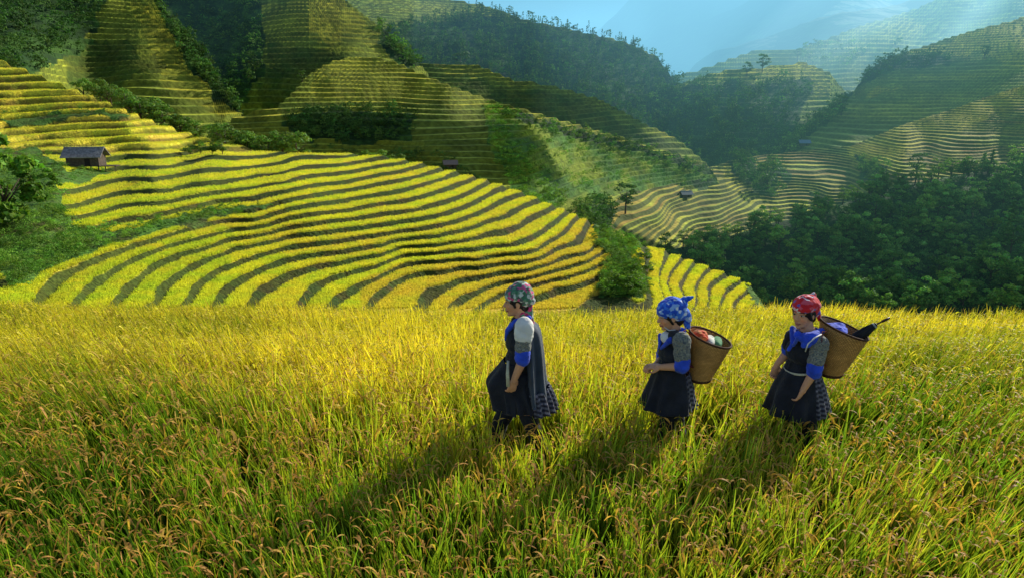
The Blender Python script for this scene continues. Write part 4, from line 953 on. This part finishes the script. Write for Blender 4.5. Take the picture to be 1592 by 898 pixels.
for q in 'nf':
    k.append(blob('shoulder_panel', sleeve(V, q, -.02, .28, .068, .069), M_WHITE, .006, 3, disp=wrinkle(.006, 16, 22, 2)))
    k.append(blob('sleeve', sleeve(V, q, .34, .66, .060, .056), M_DRAB, .006, 3, disp=wrinkle(.007, 18, 30, 3)))
    k.append(blob('cuff', sleeve(V, q, .78, .95, .058, .056), M_BLUE, .006, 3, disp=wrinkle(.005, 20, 30, 5)))
k.append(blob('collar', [cap(P(822, 494, -.05), P(802, 500, -.075), .022, .022), cap(P(802, 500, -.075), P(789, 513, -.03), .024, .020), cap(P(789, 513, -.03), P(787, 528, -.01), .020, .014), cap(P(820, 494, .05), P(799, 499, .07), .022, .022), cap(P(799, 499, .07), P(789, 513, .02), .022, .018)], M_BLUE, .005, 3))
k.append(loftskin('skirt', [(P(810, 578), .125, .145), (P(806, 594), .175, .17), (P(812, 612), .190, .188), (P(816, 627), .205, .20)], M_NAVY, None, pleat=17, amp=(.003, .026), seed=3))
k.append(loftskin('apron', [(P(808, 558), .122, .150), (P(806, 574), .175, .160), (P(802, 591), .213, .172), (P(803, 610), .196, .180), (P(804, 630), .172, .184)], M_NAVY, None, pleat=7, amp=(.002, .022), a0=math.radians(125), a1=math.radians(268), closed=False, seed=9, seg=60))
k.append(loftskin('vest', [(P(817, 500), .060, .115), (P(820, 512), .090, .150), (P(823, 545), .098, .158), (P(825, 588), .104, .172), (P(828, 618), .108, .182)], M_SLATE, None, pleat=8, amp=(.003, .026), a0=math.radians(-104), a1=math.radians(104), closed=False, seed=5, seg=70))
k.append(loftskin('pleated_panel', [(P(815, 598), .19, .19), (P(820, 614), .195, .20), (P(824, 631), .192, .212)], M_PLAID, None, pleat=20, amp=(.008, .022), a0=math.radians(-80), a1=math.radians(30), closed=False, seed=7, seg=70))
mb = MB(); mb.tube([P(790, 560, -.19), P(789, 580, -.215), P(790, 600, -.225)], [.010, .012, .013], 6); k.append(mb.build('ribbon', M_STRIP))
k.append(blob('leg_wrap', chain([V['fhip'].lerp(V['fkn'], .7), V['fkn'], V['fan']], [.074, .062, .045]) + chain([V['nhip'].lerp(V['nkn'], .7), V['nkn'], V['nan']], [.074, .062, .045]), M_NAVY, .007, 3, disp=wrinkle(.004, 8, 30, 8)))
settle(o, base, k)

# ---------- baskets
def weave(nt, tc):
    sp = N(nt, 'ShaderNodeSeparateXYZ'); nt.links.new(tc.outputs['Object'], sp.inputs[0])
    an = N(nt, 'ShaderNodeMath', operation='ARCTAN2'); nt.links.new(sp.outputs[1], an.inputs[0]); nt.links.new(sp.outputs[0], an.inputs[1])
    cb = N(nt, 'ShaderNodeCombineXYZ'); mu = N(nt, 'ShaderNodeMath', operation='MULTIPLY'); mu.inputs[1].default_value = 9.0; nt.links.new(an.outputs[0], mu.inputs[0]); nt.links.new(mu.outputs[0], cb.inputs[0])
    mz = N(nt, 'ShaderNodeMath', operation='MULTIPLY'); mz.inputs[1].default_value = 85.0; nt.links.new(sp.outputs[2], mz.inputs[0]); nt.links.new(mz.outputs[0], cb.inputs[1])
    br = N(nt, 'ShaderNodeTexBrick'); br.inputs['Scale'].default_value = 1; br.inputs['Mortar Size'].default_value = .09; br.inputs['Brick Width'].default_value = 1.1; br.inputs['Row Height'].default_value = 1.0
    br.inputs['Color1'].default_value = (.66, .36, .11, 1); br.inputs['Color2'].default_value = (.50, .26, .075, 1); br.inputs['Mortar'].default_value = (.13, .06, .02, 1)
    nt.links.new(cb.outputs[0], br.inputs['Vector']); return br.outputs['Color']
M_BASK = pbr('woven_cane', (0, 0, 0), .6, (11, .22), (120, .5), weave, spec=.35)
M_RIM = pbr('dark_cane', (.07, .030, .014), .75, (50, .3), (120, .3), spec=.15)
M_STRAP = pbr('dark_red_strap', (.16, .02, .03), .8, (30, .3))
def basket(Pt, cb, ct, rb, rt, tx, ty, label, strap):
    """carrying basket: bottom centre, rim centre, radii; the rim plane leans by tx (along x) and ty (towards the camera)"""
    root = empty('back_basket', cb); tag(root, label, 'basket', 'woven carrying baskets')
    seg, R = 72, 18; up = ct - cb
    def ring(t, dr):
        c = up * t; r = rb + (rt - rb) * max(t, 0) ** .8 + dr; k_ = max(t, 0) ** 1.1; out = []
        for j in range(seg):
            a = 2 * math.pi * j / seg; x = math.cos(a) * r; y = math.sin(a) * r * .92
            out.append(Vector((c.x + x, c.y + y, c.z - k_ * (tx * x) + k_ * ty * y + (.0016 * math.sin(a * 24 + (t * 60)) if 0 < t < 1 else 0))))
        return out
    rings = [ring(0, -.02)] + [ring(i / R, .0018 * (1 if i % 2 else -1)) for i in range(R + 1)] + [ring(1 - i / R, -.009) for i in range(R + 1)]
    mb = MB(); mb.loft(rings, caps=True); mb.build('wall', M_BASK, root)
    rim = MB(); rr = ring(1.005, -.003); 
    for rad, off in ((.0085, 0), ):
        n = len(rr); Rg = []
        for j in range(n):
            p = rr[j]; q = rr[(j + 1) % n]; t = (q - rr[j - 1]).normalized(); b = Vector((0, 0, 1)); a = t.cross(b).normalized(); b = t.cross(a)
            Rg.append([p + (a * math.cos(u) + b * math.sin(u)) * rad for u in [2 * math.pi * m_ / 8 for m_ in range(8)]])
        V_ = [v for r_ in Rg for v in r_]; F_ = []
        for i in range(n):
            for m_ in range(8):
                F_.append((i * 8 + m_, i * 8 + (m_ + 1) % 8, ((i + 1) % n) * 8 + (m_ + 1) % 8, ((i + 1) % n) * 8 + m_))
        rim.add(V_, F_)
    rim.build('rim', M_RIM, root)
    fm = MB(); Rg = []
    for t, dr in ((-.012, .004), (.05, .008), (.05, .001), (-.012, -.004)): Rg.append(ring(t, dr))
    fm.loft(Rg, caps=False); fm.build('base_band', M_RIM, root)
    for pts in strap:
        sb = MB(); n = len(pts); L_, R_ = [], []
        for i, p in enumerate(pts):
            t = (pts[min(i + 1, n - 1)] - pts[max(i - 1, 0)]).normalized(); s_ = Vector((0, 1, 0)).cross(t).normalized() * .0
            w_ = Vector((0, .013, 0)) + t.cross(Vector((0, 1, 0))) * .004
            L_.append([p - w_ - cb, p + w_ - cb, p + w_ - cb + t.cross(Vector((0, 1, 0))).normalized() * .005, p - w_ - cb + t.cross(Vector((0, 1, 0))).normalized() * .005])
        sb.loft(L_); sb.build('strap', M_STRAP, root)
    return root
def bundle(name, c, r, mat, label, cat, seed, yaw=0.0, amp=.012):
    o = blob(name, [ell(c, r, Matrix.Rotation(yaw, 3, 'Y')), ell(c + Vector((r[0] * .5, r[1] * .4, r[2] * .3)), [v * .6 for v in r]), ell(c - Vector((r[0] * .5, -r[1] * .3, r[2] * .2)), [v * .6 for v in r])], mat, .006, 3, disp=wrinkle(amp, 22, 26, seed))
    o.data.transform(Matrix.Translation(-c)); o.location = c; tag(o, label, cat); return o

# ---------- second walker (middle, blue scarf)
P = Fig(5.05)
J2 = dict(head=(1041, 489), neck=(1048, 517), chest=(1048, 545), pelvis=(1047, 596), nsh=(1060, 527, -.15), nel=(1061, 569, -.19), nwr=(1028, 570, -.13), nhd=(1010, 568, -.06),
          fsh=(1040, 524, .15), fel=(1030, 556, .17), fwr=(1020, 566, .04), fhd=(1006, 570, -.03), nhip=(1050, 608, -.08), nkn=(1038, 660, -.08), nan=(1040, 716, -.08), fhip=(1044, 608, .08), fkn=(1052, 660, .08), fan=(1068, 716, .08))
o, fr, V, base = build(P, J2, .10, .22, 0, 'middle woman in bright blue headscarf with her hands clasped in front', nn=(.1, .5, -1), fn=(.1, .1, -1), cn=.75, cf_=.8)
k = []
k.append(blob('hair', [E_(fr, (-.022, 0, .014), (.092, .079, .080), .2), E_(fr, (-.055, 0, -.055), (.046, .055, .045)), cap(hf(fr, .030, .064, .015), hf(fr, .005, .068, -.05), .013, .010), cap(hf(fr, .030, -.064, .015), hf(fr, .005, -.068, -.05), .013, .010)], M_HAIR, .005, 2))
k.append(blob('headscarf', [E_(fr, (-.015, 0, .055), (.108, .090, .078), .22), E_(fr, (-.050, 0, .025), (.092, .088, .092), .35), cap(hf(fr, -.075, 0, .075), hf(fr, -.125, 0, .085), .026, .032), cap(hf(fr, -.125, .0, .085), hf(fr, -.195, .01, .100), .026, .008),
                            cap(hf(fr, -.11, 0, .0), hf(fr, -.125, .0, -.06), .045, .040), cap(hf(fr, -.12, 0, -.05), hf(fr, -.118, .01, -.12), .042, .018), E_(fr, (-.118, 0, .055), (.03, .05, .03))], M_SC2, .005, 3, disp=wrinkle(.008, 26, 24, 14)))
k.append(blob('jacket', [cap(P(1047, 518), P(1048, 526), .062, .085), ell(P(1048, 545), (.120, .148, .115)), ell(P(1047, 566), (.115, .140, .11)), cap(P(1050, 526, -.07), P(1059, 529, -.145), .062, .058), cap(P(1046, 526, .07), P(1041, 527, .145), .062, .058)], M_NAVY, .007, 4, disp=wrinkle(.008, 9, 14, 21)))
for q in 'nf':
    k.append(blob('sleeve', sleeve(V, q, .02, .66, .064, .060), M_DRAB, .006, 3, disp=wrinkle(.008, 16, 26, 23)))
    e_ = V[q + 'el']; w_ = V[q + 'wr']
    k.append(blob('cuff', [cap(V[q + 'sh'].lerp(e_, .82), e_ + Vector((.0, 0, .0)), .060, .052), cap(e_, e_.lerp(w_, .16), .052, .046)], M_BLUE, .006, 3, disp=wrinkle(.005, 20, 30, 25)))
k.append(blob('collar', [cap(P(1062, 514, -.045), P(1056, 521, -.095), .024, .026), cap(P(1056, 521, -.095), P(1040, 530, -.112), .030, .024), cap(P(1040, 530, -.112), P(1028, 541, -.05), .022, .014), cap(P(1060, 513, .045), P(1046, 517, .08), .024, .022), cap(P(1046, 517, .08), P(1028, 530, .06), .022, .018), cap(P(1028, 530, .06), P(1025, 545, .0), .020, .014), cap(P(1026, 520, .03), P(1026, 540, -.01), .016, .014)], M_BLUE, .005, 3, disp=wrinkle(.003, 20, 20, 22)))
k.append(blob('blouse', [ell(P(1036, 524, -.03), (.045, .06, .045))], M_WHITE, .005, 2))
k.append(loftskin('skirt', [(P(1047, 576), .120, .140), (P(1046, 596), .150, .165), (P(1045, 612), .162, .176), (P(1046, 626), .176, .186)], M_PLAID, None, pleat=18, amp=(.004, .014), seed=31, sharp=.7))
k.append(loftskin('apron', [(P(1046, 566), .126, .150), (P(1044, 596), .172, .186), (P(1042, 612), .192, .202), (P(1040, 628), .208, .216)], M_NAVY, None, pleat=9, amp=(.003, .024), a0=math.radians(100), a1=math.radians(298), closed=False, seed=33, seg=70))
k.append(blob('leg_wrap', chain([V['fhip'].lerp(V['fkn'], .7), V['fkn'], V['fan']], [.074, .062, .045]) + chain([V['nhip'].lerp(V['nkn'], .7), V['nkn'], V['nan']], [.074, .062, .045]), M_NAVY, .007, 3, disp=wrinkle(.004, 8, 30, 28)))
mb = MB(); mb.tube([P(1033, 508, -.05), P(1040, 513, -.07), P(1050, 512, -.06)], [.004, .005, .004], 6); k.append(mb.build('necklace', pbr('silver', (.6, .6, .58), .35)))
settle(o, base, k)
b2 = basket(P, P(1088, 590, -.01), P(1104, 524, -.01), .074, .160, .33, .12, 'woven cane basket of cloths on the back of the blue-scarfed woman',
            [[P(1074, 519, -.10), P(1066, 512, -.11), P(1056, 519, -.125), P(1050, 535, -.135), P(1052, 556, -.15), P(1068, 566, -.10), P(1078, 570, -.06)]])
M_ORG = pat_mat('orange_cloth', [((.80, .10, .03), 3), ((.85, .30, .08), 2), ((.60, .04, .03), 1), ((.8, .6, .4), .6)], 30)
M_GRC = pbr('green_cloth', (.12, .30, .14), .8, (20, .2)); M_WHC = pbr('cream_cloth', (.72, .72, .62), .8, (20, .12))
bundle('cloth', P(1089, 522, -.02), (.050, .075, .038), M_ORG, 'crumpled orange red cloth lying in the front of the basket behind the blue scarf', 'cloth', 51)
bundle('cloth', P(1102, 530, -.03), (.042, .085, .036), M_WHC, 'white folded cloth in the middle of the basket behind the blue scarf', 'cloth', 52, amp=.006)
bundle('cloth', P(1113, 532, -.03), (.046, .080, .036), M_GRC, 'green cloth beside the white one in the basket behind the blue scarf', 'cloth', 53, amp=.006)

# ---------- third walker (last, red scarf)
P = Fig(5.0); TY = .55
J3 = dict(head=(1250, 486), neck=(1256, 515), chest=(1252, 548), pelvis=(1248, 598), nsh=(1275, 529, -.125), nel=(1266, 576, -.17), nwr=(1250, 603, -.18), nhd=(1242, 621, -.18),
          fsh=(1232, 523, .105), fel=(1222, 550, .14), fwr=(1208, 566, .12), fhd=(1203, 582, .11), nhip=(1254, 610, -.07), nkn=(1256, 662, -.07), nan=(1268, 718, -.07), fhip=(1244, 610, .07), fkn=(1228, 660, .07), fan=(1222, 716, .07))
o, fr, V, base = build(P, J3, .62, .05, TY, 'last woman in red printed headscarf with arms hanging, umbrella in her basket', nn=(-.6, .8, 0), fn=(.1, -.9, 0), cn=.7, cf_=1.0)
k = []
k.append(blob('hair', [E_(fr, (-.022, 0, .012), (.092, .080, .080), .2), E_(fr, (-.062, 0, -.05), (.045, .058, .042)), cap(hf(fr, .035, .064, .02), hf(fr, .008, .070, -.035), .013, .011), cap(hf(fr, .035, -.064, .02), hf(fr, .008, -.070, -.035), .013, .011)], M_HAIR, .005, 2))
k.append(blob('headscarf', [E_(fr, (-.012, 0, .062), (.104, .088, .072), .14), E_(fr, (-.050, 0, .045), (.088, .088, .078), .25), cap(hf(fr, -.095, 0, .085), hf(fr, -.105, 0, .120), .032, .020), cap(hf(fr, .045, 0, .11), hf(fr, .020, 0, .13), .02, .012),
                            cap(hf(fr, -.12, 0, .03), hf(fr, -.145, .02, -.03), .030, .026), cap(hf(fr, -.145, .02, -.03), hf(fr, -.155, .03, -.085), .026, .012)], M_SC3, .005, 3, disp=wrinkle(.007, 24, 28, 34)))
k.append(blob('jacket', [cap(P(1256, 516), P(1254, 524), .062, .09), ell(P(1252, 546), (.125, .155, .115), Matrix.Rotation(TY, 3, 'Z')), ell(P(1249, 572), (.118, .145, .11), Matrix.Rotation(TY, 3, 'Z')), cap(P(1258, 527, -.05), P(1274, 531, -.12), .062, .060), cap(P(1250, 525, .05), P(1233, 525, .10), .060, .058)], M_NAVY, .007, 4, disp=wrinkle(.008, 9, 14, 41)))
k.append(blob('sleeve', sleeve(V, 'n', .08, .70, .064, .060), M_DRAB, .006, 3, disp=wrinkle(.008, 16, 26, 43)))
k.append(blob('cuff', sleeve(V, 'n', .86, 1.03, .060, .056), M_BLUE, .006, 3, disp=wrinkle(.005, 20, 30, 45)))
k.append(blob('sleeve', sleeve(V, 'f', .0, .45, .060, .058), M_NAVY, .006, 3, disp=wrinkle(.006, 16, 26, 44)))
k.append(blob('cuff', sleeve(V, 'f', .58, .74, .056, .052), M_BLUE, .006, 3, disp=wrinkle(.005, 20, 30, 46)))
k.append(blob('collar', [cap(P(1277, 514, -.04), P(1268, 520, -.09), .024, .030), cap(P(1268, 520, -.09), P(1254, 531, -.15), .036, .030), cap(P(1254, 531, -.15), P(1240, 524, -.16), .026, .014), cap(P(1262, 530, -.14), P(1249, 537, -.155), .022, .018), cap(P(1270, 519, -.10), P(1246, 522, -.14), .026, .024), ell(P(1240, 520, -.12), (.030, .020, .030)),
                         cap(P(1268, 512, .05), P(1246, 512, .085), .022, .022), cap(P(1246, 512, .085), P(1232, 512, .04), .024, .022), cap(P(1232, 510, .04), P(1233, 532, -.07), .022, .022), cap(P(1233, 532, -.07), P(1226, 543, -.06), .018, .012), cap(P(1240, 524, -.16), P(1234, 536, -.10), .014, .012), ell(P(1264, 526, -.13), (.060, .040, .050)), ell(P(1254, 534, -.155), (.040, .022, .034))], M_BLUE, .005, 3, disp=wrinkle(.003, 20, 20, 42)))
mb = MB(); mb.tube([P(1252, 546, -.185), P(1256, 534, -.195), P(1266, 525, -.185), P(1277, 519, -.14)], [.005] * 4, 6); k.append(mb.build('piping', M_WHITE))
k.append(loftskin('sash', [(P(1249, 567), .136, .152, .22), (P(1249, 570), .138, .154, .22)], M_STRIP, None, pleat=0, amp=(.0, .002), seed=49, sub=3))
k.append(loftskin('skirt', [(P(1248, 578), .125, .145), (P(1246, 598), .165, .17), (P(1246, 616), .184, .188), (P(1246, 635), .198, .198)], M_PLAID, None, pleat=18, amp=(.004, .014), seed=47, sharp=.7))
k.append(loftskin('apron', [(P(1248, 574), .136, .150), (P(1244, 600), .190, .194), (P(1241, 618), .208, .214), (P(1239, 637), .222, .228)], M_NAVY, None, pleat=9, amp=(.003, .026), a0=math.radians(100), a1=math.radians(282), closed=False, seed=48, seg=70))
k.append(blob('leg_wrap', chain([V['fhip'].lerp(V['fkn'], .7), V['fkn'], V['fan']], [.074, .062, .045]) + chain([V['nhip'].lerp(V['nkn'], .7), V['nkn'], V['nan']], [.074, .062, .045]), M_NAVY, .007, 3, disp=wrinkle(.004, 8, 30, 48)))
settle(o, base, k)
b3 = basket(P, P(1292, 582, .03), P(1312, 510, .03), .072, .178, .36, .10, 'woven cane basket with an umbrella on the back of the red-scarfed woman',
            [[P(1286, 514, -.08), P(1279, 514, -.10), P(1277, 525, -.17), P(1276, 545, -.18), P(1279, 562, -.12), P(1284, 568, -.04)]])
bundle('cloth', P(1297, 513, .02), (.092, .095, .050), M_BLUE, 'bright blue cloth in the basket carried behind the red scarf', 'cloth', 54)
# folded umbrella leaning out of the basket
u0, u1, u2 = P(1322, 531, .0), P(1363, 503, .0), P(1381, 495, .0)
rt = empty('umbrella', u0); tag(rt, 'folded black umbrella sticking out of the basket behind the red scarf', 'umbrella')
ax = (u1 - u0).normalized(); a = ax.orthogonal().normalized(); b = ax.cross(a); Rg = []
for t, r_ in ((-.7, .008), (-.3, .020), (0, .028), (.3, .036), (.6, .034), (.85, .022), (.97, .014), (1.0, .008)):
    c = (u1 - u0) * t; Rg.append([c + (a * math.cos(q) + b * math.sin(q)) * r_ * (1 + .16 * math.cos(q * 8 + t * 3)) for q in [2 * math.pi * j / 48 for j in range(48)]])
mb = MB(); mb.loft(Rg); mb.build('canopy', pbr('umbrella_cloth', (.010, .012, .012), .55, (40, .3)), rt)
mb = MB(); mb.tube([u1 - u0 - ax * .01, u2 - u0], [.006, .005], 8); mb.tube([u1 - u0 + (u2 - u1) * .45, u2 - u0 + ax * .012], [.010, .009], 10); mb.build('handle', pbr('handle', (.05, .02, .015), .4), rt)
mb = MB(); c = (u1 - u0) * .9; mb.loft([[c + ax * s_ + (a * math.cos(q) + b * math.sin(q)) * .022 for q in [2 * math.pi * j / 24 for j in range(24)]] for s_ in (-.006, .006)]); mb.build('tie_band', pbr('tie', (.35, .4, .4), .6), rt)
# ================================================================== HUTS
M_WOOD = pbr('weathered_wood', (.10, .075, .055), .9, (3, .35), (20, .4))
def rooftex(nt, tc):
    br = N(nt, 'ShaderNodeTexBrick'); br.inputs['Scale'].default_value = 2.2; br.inputs['Mortar Size'].default_value = .03
    br.inputs['Color1'].default_value = (.36, .34, .32, 1); br.inputs['Color2'].default_value = (.24, .22, .21, 1); br.inputs['Mortar'].default_value = (.10, .09, .09, 1)
    nt.links.new(tc.outputs['Object'], br.inputs['Vector']); return br.outputs['Color']
M_ROOF = pbr('grey_roof', (0, 0, 0), .9, (2.5, .4), (10, .6), rooftex)
def hut(loc, rz, w_, d, h, label, roofmat, stilts=True, porch=True, sc=1.0):
    r = empty('hut', loc, rz); tag(r, label, 'hut'); r.scale = (sc, sc, sc); f = .5 if stilts else .1
    mb = MB(); mb.box((0, 0, f + h / 2 - .1), (w_, d, h)); mb.build('wall', M_WOOD, r, smooth=False)
    mb = MB(); e = .7; z = f + h - .15
    for s in (-1, 1):
        y0, y1 = s * (d / 2 + e), 0; z0, z1 = z, z + 1.7
        mb.add([(-w_ / 2 - e, y0, z0), (w_ / 2 + e, y0, z0), (w_ / 2 + e, y1, z1), (-w_ / 2 - e, y1, z1), (-w_ / 2 - e, y0, z0 + .14), (w_ / 2 + e, y0, z0 + .14), (w_ / 2 + e, y1, z1 + .14), (-w_ / 2 - e, y1, z1 + .14)],
               [(0, 1, 2, 3), (7, 6, 5, 4), (0, 4, 5, 1), (1, 5, 6, 2), (3, 2, 6, 7), (0, 3, 7, 4)])
    ro = mb.build('roof', roofmat, r, smooth=False)
    mb = MB(); mb.box((0, 0, z + 1.80), (w_ + 2 * e, .35, .14)); mb.build('ridge_cap', roofmat, ro, smooth=False)
    mb = MB(); mb.add([(-w_ / 2 - .02, -d / 2, f + h - .2), (-w_ / 2 - .02, d / 2, f + h - .2), (-w_ / 2 - .02, 0, f + h + 1.2)], [(0, 1, 2)]); mb.add([(w_ / 2 + .02, -d / 2, f + h - .2), (w_ / 2 + .02, d / 2, f + h - .2), (w_ / 2 + .02, 0, f + h + 1.2)], [(2, 1, 0)]); mb.build('gable', M_WOOD, r, smooth=False)
    mb = MB(); mb.box((w_ * .15, -d / 2 - .03, f + h * .42), (.9, .06, h * .75)); mb.build('door', pbr('dark_door', (.03, .022, .018), .9), r, smooth=False)
    if stilts:
        for x in (-.46, 0, .46):
            for y in (-.45, .45): mb = MB(); mb.tube([(x * w_, y * d, -1.2), (x * w_, y * d, f + .1)], [.12, .11], 7); mb.build('post', M_WOOD, r)
    if porch:
        mb = MB(); mb.box((w_ * .5 + 1.2, -d * .2, f - .05), (3.4, d * .6, .16)); mb.build('platform', M_WOOD, r, smooth=False)
        for x in (.9, 2.6):
            mb = MB(); mb.tube([(w_ * .5 + x, -d * .4, -1.2), (w_ * .5 + x, -d * .4, f)], [.09, .08], 6); mb.build('post', M_WOOD, r)
    return r
g = SURF['terraced_slope'][0](135, 262)[0]
hut(g + (0, 0, .1), math.radians(8), 5.6, 3.4, 1.7, 'weathered grey wooden hut on stilts beside the upper left terraces', M_ROOF)
for surf, x, y, s_, rz, lb, c in (('middle_hill', 700, 258, .9, .2, 'small hut with a dull pink roof just behind the crest of the terraces', (.24, .18, .15)), ('right_hill', 1250, 226, 1.3, -.1, 'small hut with a pale blue roof at the foot of the right hill', (.14, .22, .32)),
                                  ('valley_terraces', 1066, 308, 1.0, .2, 'grey roofed hut on the valley terraces', (.26, .26, .25))):
    hut(SURF[surf][0](x, y)[0], rz, 5, 3.6, 1.6, lb, pbr('roof_sheet', c, .7, (3, .2)), False, False, s_)
